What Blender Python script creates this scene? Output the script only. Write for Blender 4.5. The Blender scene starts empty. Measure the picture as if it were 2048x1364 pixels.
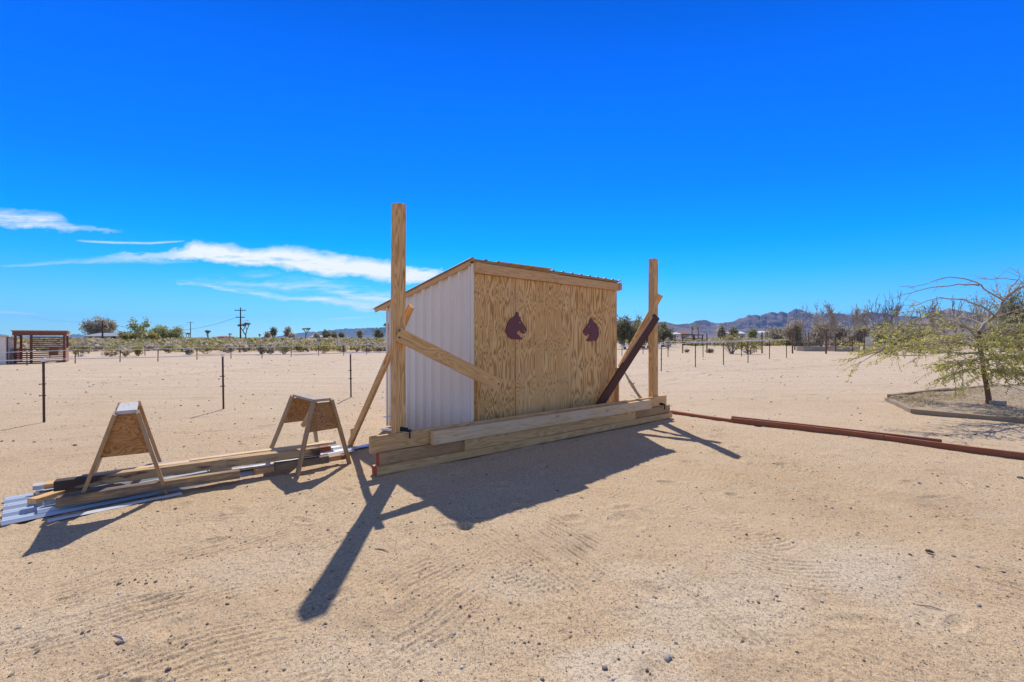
import bpy, math, random
import numpy as np
from mathutils import Vector, Matrix, noise as mnoise

# ------------------------------------------------------------------ camera, light, sky
SC = bpy.context.scene
COL = SC.collection
F = 910.0; H = 1.5; HOR = 675.0          # focal length and horizon in pixels of the 2048 px photograph, eye height
cam = bpy.data.cameras.new('camera'); cam.sensor_width = 36.0; cam.lens = 36.0*F/2048
cam.shift_y = (HOR-682.0)/2048.0; cam.clip_start = 0.05; cam.clip_end = 30000
camo = bpy.data.objects.new('camera', cam); COL.objects.link(camo)
camo.location = (0, 0, H); camo.rotation_euler = (math.pi/2, 0, 0)
SC.camera = camo
SC.view_settings.view_transform = 'Standard'; SC.view_settings.look = 'None'
SC.view_settings.gamma = 1.0; SC.view_settings.use_curve_mapping = False
SC.view_settings.exposure = 0.17
SUN = Vector((-0.0758, 1.0, 1.099)).normalized()
SUN_EL = math.asin(SUN.z); SUN_AZ = math.atan2(SUN.x, SUN.y)
sl = bpy.data.lights.new('sun', 'SUN'); sl.energy = 4.4; sl.angle = math.radians(0.53); sl.color = (1.0, 0.955, 0.89)
so = bpy.data.objects.new('sun', sl); COL.objects.link(so)
so.rotation_euler = SUN.to_track_quat('Z', 'Y').to_euler(); so.location = (0, 0, 30)

def build_world():
    w = bpy.data.worlds.new('World'); SC.world = w; w.use_nodes = True
    nt = w.node_tree; nt.nodes.clear(); L = nt.links.new
    def N(t, **k):
        n = nt.nodes.new(t)
        for a, b in k.items(): setattr(n, a, b)
        return n
    def M(op, a, b=None, c=None, clamp=False):
        n = N('ShaderNodeMath', operation=op, use_clamp=clamp)
        for i, v in enumerate((a, b, c)):
            if v is None: continue
            if isinstance(v, (int, float)): n.inputs[i].default_value = v
            else: L(v, n.inputs[i])
        return n.outputs[0]
    out = N('ShaderNodeOutputWorld'); bg = N('ShaderNodeBackground'); L(bg.outputs[0], out.inputs[0])
    bg.inputs[1].default_value = 0.13
    sky = N('ShaderNodeTexSky', sky_type='NISHITA'); sky.sun_disc = False
    sky.sun_elevation = SUN_EL; sky.sun_rotation = SUN_AZ
    sky.altitude = 900; sky.air_density = 1.0; sky.dust_density = 0.0; sky.ozone_density = 3.0
    tc = N('ShaderNodeTexCoord'); sp = N('ShaderNodeSeparateXYZ'); L(tc.outputs['Generated'], sp.inputs[0])
    X, Y, Z = sp.outputs
    # tint: deep polarised desert blue low down; unseen overhead part dimmed to tune shade fill
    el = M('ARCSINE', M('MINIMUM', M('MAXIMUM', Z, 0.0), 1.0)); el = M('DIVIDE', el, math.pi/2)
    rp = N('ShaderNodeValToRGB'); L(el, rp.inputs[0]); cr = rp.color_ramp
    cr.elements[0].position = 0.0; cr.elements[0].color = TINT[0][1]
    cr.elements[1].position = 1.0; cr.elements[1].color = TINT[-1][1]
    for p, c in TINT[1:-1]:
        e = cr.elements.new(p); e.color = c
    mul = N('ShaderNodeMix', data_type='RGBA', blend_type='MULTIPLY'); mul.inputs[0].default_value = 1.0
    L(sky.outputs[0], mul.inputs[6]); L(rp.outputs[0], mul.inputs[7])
    # clouds: bands of cirrus around direction curves
    ys = M('MAXIMUM', Y, 0.05)
    u = M('DIVIDE', X, ys); v = M('DIVIDE', Z, ys)
    front = M('GREATER_THAN', Y, 0.1)
    cv = N('ShaderNodeCombineXYZ'); L(u, cv.inputs[0]); L(v, cv.inputs[1])
    def noise(sx, sy, scale, detail=6.0, rough=0.6, off=0.0, rot=0.0):
        mp = N('ShaderNodeMapping'); mp.inputs['Scale'].default_value = (sx, sy, 1); mp.inputs['Location'].default_value = (off, off*0.7, 0)
        mp.inputs['Rotation'].default_value = (0, 0, rot)
        L(cv.outputs[0], mp.inputs[0])
        n = N('ShaderNodeTexNoise'); n.inputs['Scale'].default_value = scale; n.inputs['Detail'].default_value = detail; n.inputs['Roughness'].default_value = rough
        L(mp.outputs[0], n.inputs['Vector']); return n.outputs['Fac']
    edge = noise(1.0, 2.2, 11.0, 9.0, 0.62, 3.1)
    streak = noise(1.0, 9.0, 5.0, 7.0, 0.6, 1.7, 0.10)
    fine = noise(1.0, 5.0, 26.0, 6.0, 0.65, 5.7, 0.12)
    total = None
    for cl in CLOUDS:
        pts = cl['pts']; u0 = (pts[0][0]-1024)/F; u1 = (pts[-1][0]-1024)/F
        un = M('DIVIDE', M('SUBTRACT', u, u0), u1-u0)
        def curve(vals, lo, hi):
            n = N('ShaderNodeFloatCurve'); c = n.mapping.curves[0]
            xs = [((p[0]-1024)/F-u0)/(u1-u0) for p in pts]
            c.points[0].location = (0, (vals[0]-lo)/(hi-lo)); c.points[1].location = (1, (vals[-1]-lo)/(hi-lo))
            for x, q in list(zip(xs, vals))[1:-1]: c.points.new(x, (q-lo)/(hi-lo))
            n.mapping.update(); L(un, n.inputs[1])
            return M('ADD', M('MULTIPLY', n.outputs[0], hi-lo), lo)
        cen = curve([(HOR-p[1])/F for p in pts], -0.1, 0.5)
        up = curve([p[2]/F for p in pts], 0.0, 0.1)
        dn = curve([p[3]/F for p in pts], 0.0, 0.1)
        de = curve([p[4] for p in pts], 0.0, 1.0)
        wv = M('MULTIPLY', M('SUBTRACT', edge, 0.5), cl.get('rag', 0.03))
        d = M('SUBTRACT', M('ADD', v, wv), cen)
        a = M('DIVIDE', M('MAXIMUM', d, 0.0), M('MAXIMUM', up, 0.0005))
        b = M('DIVIDE', M('MAXIMUM', M('MULTIPLY', d, -1.0), 0.0), M('MAXIMUM', dn, 0.0005))
        r = M('ADD', a, b)
        soft = cl.get('soft', 0.6)
        m = M('DIVIDE', M('SUBTRACT', 1.0, r), soft, clamp=True)
        inside = M('MULTIPLY', M('GREATER_THAN', un, 0.0), M('LESS_THAN', un, 1.0))
        tx = M('MULTIPLY', M('SUBTRACT', M('ADD', M('MULTIPLY', streak, 0.65), M('MULTIPLY', fine, 0.35)), cl.get('thr', 0.35)), cl.get('con', 4.0), clamp=True)
        m = M('MULTIPLY', M('MULTIPLY', m, tx), M('MULTIPLY', de, inside))
        total = m if total is None else M('SUBTRACT', M('ADD', total, m), M('MULTIPLY', total, m))
    total = M('MULTIPLY', total, front, clamp=True)
    # broken high cloud added behind the camera, unseen, as neutral fill for the shade
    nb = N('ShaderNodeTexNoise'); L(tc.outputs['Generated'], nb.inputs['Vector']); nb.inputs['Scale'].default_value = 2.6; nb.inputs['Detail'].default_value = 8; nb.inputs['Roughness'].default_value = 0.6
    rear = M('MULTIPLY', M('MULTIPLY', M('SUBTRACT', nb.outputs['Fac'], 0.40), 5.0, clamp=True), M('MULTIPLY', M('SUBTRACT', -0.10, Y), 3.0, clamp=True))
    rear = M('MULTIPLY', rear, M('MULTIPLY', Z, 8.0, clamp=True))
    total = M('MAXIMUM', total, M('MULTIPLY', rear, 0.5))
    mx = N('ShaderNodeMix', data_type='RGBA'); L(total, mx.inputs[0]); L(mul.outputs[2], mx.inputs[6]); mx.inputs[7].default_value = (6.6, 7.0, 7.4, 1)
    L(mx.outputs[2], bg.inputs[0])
    w.cycles.sampling_method = 'MANUAL'; w.cycles.sample_map_resolution = 512

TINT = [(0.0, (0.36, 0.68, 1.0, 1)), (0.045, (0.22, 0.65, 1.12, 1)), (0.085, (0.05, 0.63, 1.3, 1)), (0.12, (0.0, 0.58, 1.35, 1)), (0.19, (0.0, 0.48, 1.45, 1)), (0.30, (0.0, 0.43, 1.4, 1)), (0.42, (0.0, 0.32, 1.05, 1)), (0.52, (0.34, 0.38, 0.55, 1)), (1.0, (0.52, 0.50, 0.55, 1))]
# per cloud: (px, py, half thickness above, below, density)
CLOUDS = [
    dict(pts=[(190,520,3,3,0),(250,514,7,6,.35),(330,508,12,10,.55),(378,506,22,18,.95),(395,506,30,18,1),(440,512,28,18,1),(520,518,27,20,1),(590,525,38,22,1),(660,532,30,22,1),(740,540,28,24,1),(820,549,18,18,1),(880,556,12,10,.8),(930,556,5,4,.0)], rag=0.055, soft=0.6, thr=0.26, con=5.0),
    dict(pts=[(-260,470,10,10,0),(-100,450,25,10,.7),(0,445,28,12,.85),(60,445,26,13,.9),(120,445,20,14,.7),(150,455,8,10,.55),(200,463,5,5,.4),(250,469,3,2,.0)], rag=0.05, soft=0.8, thr=0.34, con=4.0),
    dict(pts=[(150,481,3,2,0),(200,484,3,3,.5),(280,486,3,3,.55),(345,484,3,2,.4),(370,482,2,2,0)], rag=0.006, soft=0.8, thr=0.2),
    dict(pts=[(0,531,3,2,0),(60,529,6,3,.45),(150,524,10,5,.4),(250,520,12,8,.45),(350,524,8,6,.35),(400,526,3,3,0)], rag=0.02, soft=0.9, thr=0.33, con=3.0),
    dict(pts=[(350,566,2,2,0),(400,571,5,4,.65),(460,579,7,5,.75),(520,588,9,7,.7),(580,597,8,6,.5),(640,603,13,10,1),(700,610,13,11,1),(760,616,13,9,.85),(830,618,9,7,.5),(900,620,4,4,0)], rag=0.035, soft=0.9, thr=0.38, con=4.5),
    dict(pts=[(330,560,3,3,0),(420,562,14,10,.35),(520,568,24,12,.5),(640,575,22,14,.55),(720,590,24,16,.8),(800,600,22,14,.75),(900,590,6,6,0)], rag=0.06, soft=1.0, thr=0.42, con=6.0),
    dict(pts=[(-100,622,2,2,0),(0,624,4,3,.35),(40,626,4,3,.35),(85,628,2,2,0)], rag=0.006, soft=1.0, thr=0.2),
    dict(pts=[(640,640,2,2,0),(690,637,4,3,.35),(730,634,3,3,.2),(780,632,2,2,0)], rag=0.008, soft=1.0, thr=0.3),
]
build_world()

# ------------------------------------------------------------------ helpers
rng = np.random.default_rng(7); R = random.Random(7)
def W(px, py, z=0.0):                    # photo pixel of a point known to lie at height z -> world point
    Y = (H-z)*F/(py-HOR); return Vector(((px-1024)/F*Y, Y, z))
def P(px, py, Y):                        # photo pixel + distance -> world point
    return Vector(((px-1024)/F*Y, Y, H-(py-HOR)/F*Y))
def tag(o, label=None, cat=None, group=None, kind=None):
    if label: o['label'] = label
    if cat: o['category'] = cat
    if group: o['group'] = group
    if kind: o['kind'] = kind
    return o
def empty(name, loc=(0, 0, 0), rz=0.0):
    o = bpy.data.objects.new(name, None); COL.objects.link(o); o.location = loc; o.rotation_euler = (0, 0, rz)
    o.empty_display_size = 0.2
    return o
def children(o): return [c for c in bpy.data.objects if c.parent == o]
def copy_tree(o, parent=None, kids=None):
    c = o.copy(); COL.objects.link(c); c.parent = parent
    for ch in (kids if kids is not None else children(o)): copy_tree(ch, c)
    return c
class MB:
    def __init__(s): s.v = []; s.f = []; s.m = []
    def add(s, V, Fs, mi=0):
        b = len(s.v); s.v.extend([tuple(p) for p in V]); s.f.extend([tuple(b+i for i in f) for f in Fs]); s.m.extend([mi]*len(Fs))
    def box(s, c, size, rot=None, mi=0):
        hx, hy, hz = size[0]/2, size[1]/2, size[2]/2
        V = [Vector((x, y, z)) for x in (-hx, hx) for y in (-hy, hy) for z in (-hz, hz)]
        if rot is not None: V = [rot @ p for p in V]
        V = [p+Vector(c) for p in V]
        s.add(V, [(0,1,3,2),(4,6,7,5),(0,4,5,1),(2,3,7,6),(0,2,6,4),(1,5,7,3)], mi)
    def bar(s, a, b, w, h, up=(0, 0, 1), mi=0):      # rectangular bar from a to b
        a = Vector(a); b = Vector(b); d = (b-a); L = d.length; d.normalize()
        side = Vector(up).cross(d)
        if side.length < 1e-4: side = Vector((1, 0, 0)).cross(d)
        side.normalize(); u = d.cross(side)
        rot = Matrix((d, side, u)).transposed()
        s.box((a+b)/2, (L, w, h), rot, mi)
    def tube(s, pts, rad, n=6, mi=0, cap=True):
        pts = [Vector(p) for p in pts]; k = len(pts)
        if not hasattr(rad, '__len__'): rad = [rad]*k
        V = []; prev = None
        for i, p in enumerate(pts):
            d = (pts[min(i+1, k-1)]-pts[max(i-1, 0)])
            if d.length < 1e-9: d = Vector((0, 0, 1))
            d.normalize()
            if prev is None:
                a = d.orthogonal().normalized()
            else:
                a = (prev-d*prev.dot(d))
                a = a.normalized() if a.length > 1e-6 else d.orthogonal().normalized()
            prev = a; b = d.cross(a)
            for j in range(n):
                t = 2*math.pi*j/n; V.append(p+(a*math.cos(t)+b*math.sin(t))*rad[i])
        Fs = [(i*n+j, i*n+(j+1)%n, (i+1)*n+(j+1)%n, (i+1)*n+j) for i in range(k-1) for j in range(n)]
        if cap: Fs += [tuple(range(n))[::-1], tuple((k-1)*n+j for j in range(n))]
        s.add(V, Fs, mi)
    def prism(s, poly, off, mi=0):                    # polygon of 3-D points extruded by vector off
        n = len(poly); off = Vector(off)
        V = [Vector(p) for p in poly]+[Vector(p)+off for p in poly]
        s.add(V, [tuple(range(n))[::-1], tuple(range(n, 2*n))]+[(i, (i+1) % n, n+(i+1) % n, n+i) for i in range(n)], mi)
    def build(s, name, mats, parent=None, smooth=False, loc=None):
        me = bpy.data.meshes.new(name)
        V = s.v
        if loc is not None:
            lx, ly, lz = loc; V = [(x-lx, y-ly, z-lz) for x, y, z in V]
        me.from_pydata(V, [], s.f); 
        mats = mats if isinstance(mats, (list, tuple)) else [mats]
        for m in mats: me.materials.append(m)
        if len(mats) > 1: me.polygons.foreach_set('material_index', s.m)
        if smooth: me.polygons.foreach_set('use_smooth', [True]*len(s.f))
        me.validate(); me.update()
        import bmesh as _b
        bm = _b.new(); bm.from_mesh(me); _b.ops.recalc_face_normals(bm, faces=bm.faces); bm.to_mesh(me); bm.free()
        o = bpy.data.objects.new(name, me); COL.objects.link(o); o.parent = parent
        if loc is not None: o.location = loc
        return o
def arr_mesh(name, V, Fq, mats, parent=None, smooth=False, mi=None):
    V = np.asarray(V, dtype=np.float32); Fq = np.asarray(Fq, dtype=np.int32); k = Fq.shape[1]
    me = bpy.data.meshes.new(name); me.vertices.add(len(V)); me.vertices.foreach_set('co', V.ravel())
    me.loops.add(Fq.size); me.loops.foreach_set('vertex_index', Fq.ravel())
    me.polygons.add(len(Fq)); me.polygons.foreach_set('loop_start', np.arange(0, Fq.size, k, dtype=np.int32))
    mats = mats if isinstance(mats, (list, tuple)) else [mats]
    for m in mats: me.materials.append(m)
    if mi is not None: me.polygons.foreach_set('material_index', np.asarray(mi, dtype=np.int32))
    me.polygons.foreach_set('use_smooth', np.full(len(Fq), smooth))
    me.update(calc_edges=True)
    o = bpy.data.objects.new(name, me); COL.objects.link(o); o.parent = parent
    return o
def _hash(ix, iy, seed):
    h = (ix.astype(np.int64)*374761393+iy.astype(np.int64)*668265263+seed*1442695041) & 0xffffffff
    h = ((h ^ (h >> 13))*1274126177) & 0xffffffff
    return ((h ^ (h >> 16)) & 0xffffff)/float(0xffffff)
def vn(x, y, seed=0):
    ix = np.floor(x); iy = np.floor(y); fx = x-ix; fy = y-iy
    fx = fx*fx*fx*(fx*(fx*6-15)+10); fy = fy*fy*fy*(fy*(fy*6-15)+10)
    a = _hash(ix, iy, seed); b = _hash(ix+1, iy, seed); c = _hash(ix, iy+1, seed); d = _hash(ix+1, iy+1, seed)
    return (a*(1-fx)+b*fx)*(1-fy)+(c*(1-fx)+d*fx)*fy
def fbm(x, y, o=4, seed=0, g=0.5):
    s = 0; a = 1; t = 0
    for i in range(o):
        s = s+a*vn(x*2**i+17.3*i, y*2**i-9.1*i, seed+i); t += a; a *= g
    return s/t-0.5

# ------------------------------------------------------------------ materials
class NT:
    def __init__(s, name):
        s.mat = bpy.data.materials.new(name); s.mat.use_nodes = True; s.nt = s.mat.node_tree
        s.bsdf = s.nt.nodes['Principled BSDF']; s.out = s.nt.nodes['Material Output']
        s.bsdf.inputs['Specular IOR Level'].default_value = 0.25
    def N(s, t, **k):
        n = s.nt.nodes.new(t)
        for a, b in k.items(): setattr(n, a, b)
        return n
    def L(s, a, b): s.nt.links.new(a, b)
    def setv(s, sock, v):
        if isinstance(v, (int, float)): sock.default_value = v
        elif isinstance(v, tuple): sock.default_value = v if len(v) == 4 or sock.type == 'VECTOR' else (*v, 1)
        else: s.L(v, sock)
    def M(s, op, a, b=None, c=None, clamp=False):
        n = s.N('ShaderNodeMath', operation=op, use_clamp=clamp)
        for i, v in enumerate((a, b, c)):
            if v is not None: s.setv(n.inputs[i], v)
        return n.outputs[0]
    def mix(s, f, a, b, mode='MIX'):
        n = s.N('ShaderNodeMix', data_type='RGBA', blend_type=mode)
        s.setv(n.inputs[0], f); s.setv(n.inputs[6], a); s.setv(n.inputs[7], b); return n.outputs[2]
    def coord(s, which='Object', scale=(1, 1, 1), rand=0.0):
        tc = s.N('ShaderNodeTexCoord'); o = tc.outputs[which]
        if rand:
            oi = s.N('ShaderNodeObjectInfo'); cb = s.N('ShaderNodeCombineXYZ')
            for i, k in enumerate((rand, rand*0.37, rand*0.61)): s.L(s.M('MULTIPLY', oi.outputs['Random'], k), cb.inputs[i])
            va = s.N('ShaderNodeVectorMath', operation='ADD'); s.L(o, va.inputs[0]); s.L(cb.outputs[0], va.inputs[1]); o = va.outputs[0]
        vm = s.N('ShaderNodeVectorMath', operation='MULTIPLY'); s.L(o, vm.inputs[0]); vm.inputs[1].default_value = scale
        return vm.outputs[0]
    def noise(s, vec, scale=1.0, detail=4.0, rough=0.55, dist=0.0):
        n = s.N('ShaderNodeTexNoise'); s.L(vec, n.inputs['Vector']); n.inputs['Scale'].default_value = scale
        n.inputs['Detail'].default_value = detail; n.inputs['Roughness'].default_value = rough; n.inputs['Distortion'].default_value = dist
        return n.outputs['Fac']
    def vor(s, vec, scale=1.0, out='Distance', rnd=1.0):
        n = s.N('ShaderNodeTexVoronoi'); s.L(vec, n.inputs['Vector']); n.inputs['Scale'].default_value = scale; n.inputs['Randomness'].default_value = rnd
        return n.outputs[out]
    def ramp(s, f, stops, interp='LINEAR'):
        n = s.N('ShaderNodeValToRGB'); n.color_ramp.interpolation = interp; s.L(f, n.inputs[0]); e = n.color_ramp.elements
        for i, (p, c) in enumerate(stops):
            if i < 2: e[i].position = p
            else: e.new(p)
        for i, (p, c) in enumerate(sorted(stops, key=lambda q: q[0])):
            c = (c, c, c) if isinstance(c, (int, float)) else c; e[i].color = (*c, 1)
        return n.outputs[0]
    def bump(s, h, strength=0.3, dist=0.01):
        n = s.N('ShaderNodeBump'); s.L(h, n.inputs['Height']); n.inputs['Strength'].default_value = strength; n.inputs['Distance'].default_value = dist
        s.L(n.outputs[0], s.bsdf.inputs['Normal'])
    def done(s, col=None, rough=0.85, metal=None):
        if col is not None: s.setv(s.bsdf.inputs['Base Color'], col)
        s.setv(s.bsdf.inputs['Roughness'], rough)
        if metal is not None: s.bsdf.inputs['Metallic'].default_value = metal
        return s.mat
def sc(c, k): return tuple(min(1, x*k) for x in c)

def wood_mat(name, light, dark, grain=1.0, weather=0.0, wcol=(0.30, 0.28, 0.26), knots=0.8, stain=0.3):
    m = NT(name); v = m.coord('Object', (1, 1, 1), 37.0)
    def sv(sx, sy, sz):
        q = m.N('ShaderNodeVectorMath', operation='MULTIPLY'); m.L(v, q.inputs[0]); q.inputs[1].default_value = (sx, sy, sz); return q.outputs[0]
    n1 = m.noise(sv(0.75, 9, 9), 1.0, 2.0, 0.45, 0.35)
    rings = m.M('FRACT', m.M('MULTIPLY', n1, 13.0))
    rings = m.ramp(rings, [(0.0, 0.0), (0.28, 1.0), (0.6, 0.85), (1.0, 0.0)])
    fib = m.noise(sv(3.0, 90, 90), 1.0, 3.0, 0.6)
    g = m.M('ADD', m.M('MULTIPLY', rings, 0.72*grain+0.08), m.M('MULTIPLY', fib, 0.95-0.55*grain), clamp=True)
    col = m.mix(g, (*dark, 1), (*light, 1))
    kd = m.vor(sv(2.2, 7.0, 7.0), 1.0)
    kn = m.M('MULTIPLY', m.M('SUBTRACT', 1.0, m.M('DIVIDE', kd, 0.16), clamp=True), knots, clamp=True)
    col = m.mix(kn, col, (*sc(dark, 0.35), 1))
    big = m.noise(sv(1.4, 5, 5), 1.0, 5.0, 0.6)
    col = m.mix(m.M('MULTIPLY', m.M('SUBTRACT', big, 0.42), 3.0*stain, clamp=True), col, (*sc(dark, 0.7), 1))
    if weather:
        wn = m.noise(sv(2.0, 9, 9), 1.0, 6.0, 0.65)
        col = m.mix(m.M('MULTIPLY', m.M('SUBTRACT', wn, 0.55-0.5*weather), 5.0, clamp=True), col, (*wcol, 1))
    m.bump(m.M('ADD', m.M('MULTIPLY', rings, 0.4), fib), 0.35, 0.004)
    return m.done(col, 0.8)
def plain(name, col, rough=0.8, metal=0.0, var=0.25, scale=12.0, bump=0.15, spec=None):
    m = NT(name); v = m.coord('Object', (1, 1, 1), 11.0)
    n = m.noise(v, scale, 5.0, 0.6)
    c = m.mix(n, (*sc(col, 1-var), 1), (*sc(col, 1+var), 1))
    if bump: m.bump(n, bump, 0.01)
    if spec is not None: m.bsdf.inputs['Specular IOR Level'].default_value = spec
    return m.done(c, rough, metal)
def leaf_mat(name, a, b, trans=0.35):
    m = NT(name); g = m.N('ShaderNodeNewGeometry')
    c = m.mix(g.outputs['Random Per Island'], (*a, 1), (*b, 1))
    oi = m.N('ShaderNodeObjectInfo')
    c = m.mix(m.M('MULTIPLY', oi.outputs['Random'], 0.35), c, (*sc(b, 0.75), 1))
    d = m.N('ShaderNodeBsdfDiffuse'); t = m.N('ShaderNodeBsdfTranslucent'); mx = m.N('ShaderNodeMixShader'); mx.inputs[0].default_value = trans
    m.L(c, d.inputs[0]); m.L(c, t.inputs[0]); m.L(d.outputs[0], mx.inputs[1]); m.L(t.outputs[0], mx.inputs[2]); m.L(mx.outputs[0], m.out.inputs[0])
    m.nt.nodes.remove(m.bsdf); return m.mat
def metal_panel(name, col, dust=(0.45, 0.37, 0.28), dustk=0.3, rough=0.45, splash=False):
    m = NT(name); v = m.coord('Object', (1, 1, 1), 5.0)
    q = m.N('ShaderNodeVectorMath', operation='MULTIPLY'); m.L(v, q.inputs[0]); q.inputs[1].default_value = (1.0, 1.0, 1.0)
    n = m.noise(q.outputs[0], 2.5, 6.0, 0.65); n2 = m.noise(q.outputs[0], 22.0, 4.0, 0.6)
    c = m.mix(m.M('MULTIPLY', m.M('ADD', m.M('MULTIPLY', n, 0.7), m.M('MULTIPLY', n2, 0.3)), dustk*1.6, clamp=True), (*col, 1), (*dust, 1))
    if splash:
        sp = m.N('ShaderNodeSeparateXYZ'); m.L(m.coord('Object'), sp.inputs[0])
        k = m.M('SUBTRACT', 1.0, m.M('DIVIDE', m.M('ADD', sp.outputs[2], m.M('MULTIPLY', m.M('SUBTRACT', n2, 0.5), 0.5)), 0.55), clamp=True)
        c = m.mix(m.M('MULTIPLY', k, 0.6), c, (0.50, 0.38, 0.25, 1))
    m.bump(n, 0.08, 0.02); m.bsdf.inputs['Specular IOR Level'].default_value = 0.4
    return m.done(c, m.M('ADD', rough, m.M('MULTIPLY', n2, 0.2)))

MT = {}
MT['post'] = wood_mat('post_wood', (0.82, 0.50, 0.21), (0.42, 0.19, 0.05), 1.0, stain=0.12)
MT['lumber'] = wood_mat('lumber_wood', (0.80, 0.49, 0.21), (0.46, 0.23, 0.075), 0.75, stain=0.2)
MT['lumber_pale'] = wood_mat('pale_lumber_wood', (0.84, 0.60, 0.34), (0.54, 0.32, 0.14), 0.55, 0.1, (0.66, 0.52, 0.36), stain=0.25)
MT['lumber_brown'] = wood_mat('brown_lumber_wood', (0.60, 0.36, 0.17), (0.32, 0.16, 0.065), 0.6, stain=0.3)
MT['header'] = wood_mat('header_wood', (0.80, 0.49, 0.23), (0.52, 0.27, 0.095), 0.5, stain=0.25)
MT['old'] = wood_mat('weathered_wood', (0.54, 0.35, 0.17), (0.21, 0.115, 0.05), 0.75, 0.36, (0.15, 0.115, 0.09), stain=0.5)
MT['olddark'] = wood_mat('charred_wood', (0.20, 0.15, 0.11), (0.08, 0.055, 0.04), 0.7, 0.55, (0.07, 0.055, 0.05), stain=0.5)
MT['grey'] = wood_mat('grey_wood', (0.52, 0.39, 0.26), (0.30, 0.20, 0.12), 0.5, 0.35, (0.42, 0.35, 0.28))
MT['whitewood'] = wood_mat('bleached_wood', (0.55, 0.51, 0.46), (0.36, 0.32, 0.28), 0.3, 0.4, (0.5, 0.48, 0.46))
MT['horse_leg'] = wood_mat('sawhorse_wood', (0.52, 0.33, 0.165), (0.27, 0.155, 0.07), 0.55, 0.12, (0.36, 0.28, 0.2))
MT['gusset'] = wood_mat('sawhorse_plywood', (0.50, 0.27, 0.105), (0.20, 0.09, 0.035), 1.0, 0.0, knots=1.0)
MT['darkbrown'] = plain('brown_painted_wood', (0.105, 0.042, 0.026), 0.55, var=0.2, scale=20)
MT['redend'] = plain('red_end_paint', (0.36, 0.07, 0.035), 0.6, var=0.2)
MT['redtimber'] = wood_mat('red_stained_timber', (0.40, 0.14, 0.065), (0.24, 0.072, 0.035), 0.4, 0.1, (0.24, 0.15, 0.1), stain=0.4)
MT['bedtimber'] = wood_mat('bed_timber', (0.42, 0.30, 0.17), (0.22, 0.14, 0.075), 0.5, 0.25, (0.30, 0.25, 0.19), stain=0.3)
MT['slat'] = wood_mat('red_slat_wood', (0.28, 0.115, 0.068), (0.15, 0.06, 0.038), 0.4, stain=0.2)
MT['slatroof'] = plain('shelter_soffit', (0.5, 0.25, 0.12), 0.7)
MT['horsepaint'] = plain('maroon_paint', (0.18, 0.058, 0.060), 0.5, var=0.12, scale=40, bump=0.1)
MT['panel'] = metal_panel('white_metal_panel', (0.86, 0.77, 0.65), dustk=0.14)
MT['wall'] = metal_panel('white_wall_metal', (0.86, 0.77, 0.65), dustk=0.16, splash=True)
MT['roof'] = metal_panel('roof_metal', (0.55, 0.56, 0.57), dustk=0.25)
MT['sheet'] = metal_panel('blue_grey_sheet', (0.42, 0.50, 0.62), (0.45, 0.40, 0.34), 0.2, 0.38)
MT['sheetlight'] = metal_panel('pale_sheet', (0.66, 0.69, 0.72), (0.45, 0.38, 0.3), 0.3, 0.4)
MT['steel'] = plain('rusty_steel', (0.125, 0.078, 0.06), 0.8, 0.0, var=0.4, scale=30)
MT['cap'] = plain('white_plastic', (0.78, 0.78, 0.78), 0.4, var=0.05)
MT['tape'] = plain('white_tape', (0.72, 0.71, 0.70), 0.6, var=0.05)
MT['black'] = plain('black_metal', (0.02, 0.02, 0.022), 0.4, 0.3, var=0.2)
MT['alum'] = plain('bare_aluminium', (0.72, 0.72, 0.72), 0.35, 0.6, var=0.1)
MT['deadwood'] = wood_mat('dead_branch_wood', (0.5, 0.36, 0.2), (0.28, 0.18, 0.09), 0.6, 0.3)
MT['bark'] = plain('bark', (0.15, 0.105, 0.075), 0.9, var=0.45, scale=30, bump=0.5)
MT['barkred'] = plain('reddish_bark', (0.24, 0.125, 0.075), 0.85, var=0.4, scale=30, bump=0.5)
MT['twig'] = plain('pale_twig', (0.36, 0.30, 0.24), 0.9, var=0.3, scale=8, bump=0)
MT['twigdark'] = plain('dark_twig', (0.25, 0.20, 0.165), 0.9, var=0.3, scale=8, bump=0)
MT['joshbark'] = plain('joshua_bark', (0.20, 0.15, 0.11), 0.95, var=0.3, scale=6, bump=0.4)
MT['leafpalo'] = leaf_mat('feathery_leaf', (0.44, 0.44, 0.08), (0.66, 0.62, 0.17), 0.6)
MT['leafpalodry'] = leaf_mat('feathery_leaf_pale', (0.46, 0.42, 0.18), (0.62, 0.54, 0.28), 0.55)
MT['creosote'] = leaf_mat('creosote_leaf', (0.32, 0.285, 0.095), (0.50, 0.43, 0.175), 0.5)
MT['drybush'] = leaf_mat('dry_bush_leaf', (0.46, 0.37, 0.24), (0.62, 0.52, 0.36), 0.5)
MT['darkleaf'] = leaf_mat('dark_leaf', (0.20, 0.195, 0.11), (0.36, 0.33, 0.20), 0.5)
MT['greyleaf'] = leaf_mat('grey_leaf', (0.38, 0.33, 0.24), (0.56, 0.49, 0.37), 0.5)
MT['limeleaf'] = leaf_mat('lime_leaf', (0.34, 0.36, 0.13), (0.52, 0.50, 0.24), 0.4)
MT['joshleaf'] = leaf_mat('joshua_leaf', (0.20, 0.18, 0.10), (0.42, 0.37, 0.22), 0.2)
MT['straw'] = leaf_mat('straw', (0.42, 0.31, 0.17), (0.66, 0.54, 0.36), 0.1)
MT['shingle'] = plain('grey_shingles', (0.30, 0.32, 0.36), 0.9, var=0.2, scale=2)
MT['stucco'] = plain('tan_stucco', (0.42, 0.36, 0.29), 0.9, var=0.1, scale=1)
MT['stuccow'] = plain('white_stucco', (0.68, 0.67, 0.64), 0.9, var=0.1, scale=1)
MT['redroof'] = plain('red_roof', (0.30, 0.13, 0.08), 0.9, var=0.2, scale=1)
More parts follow.
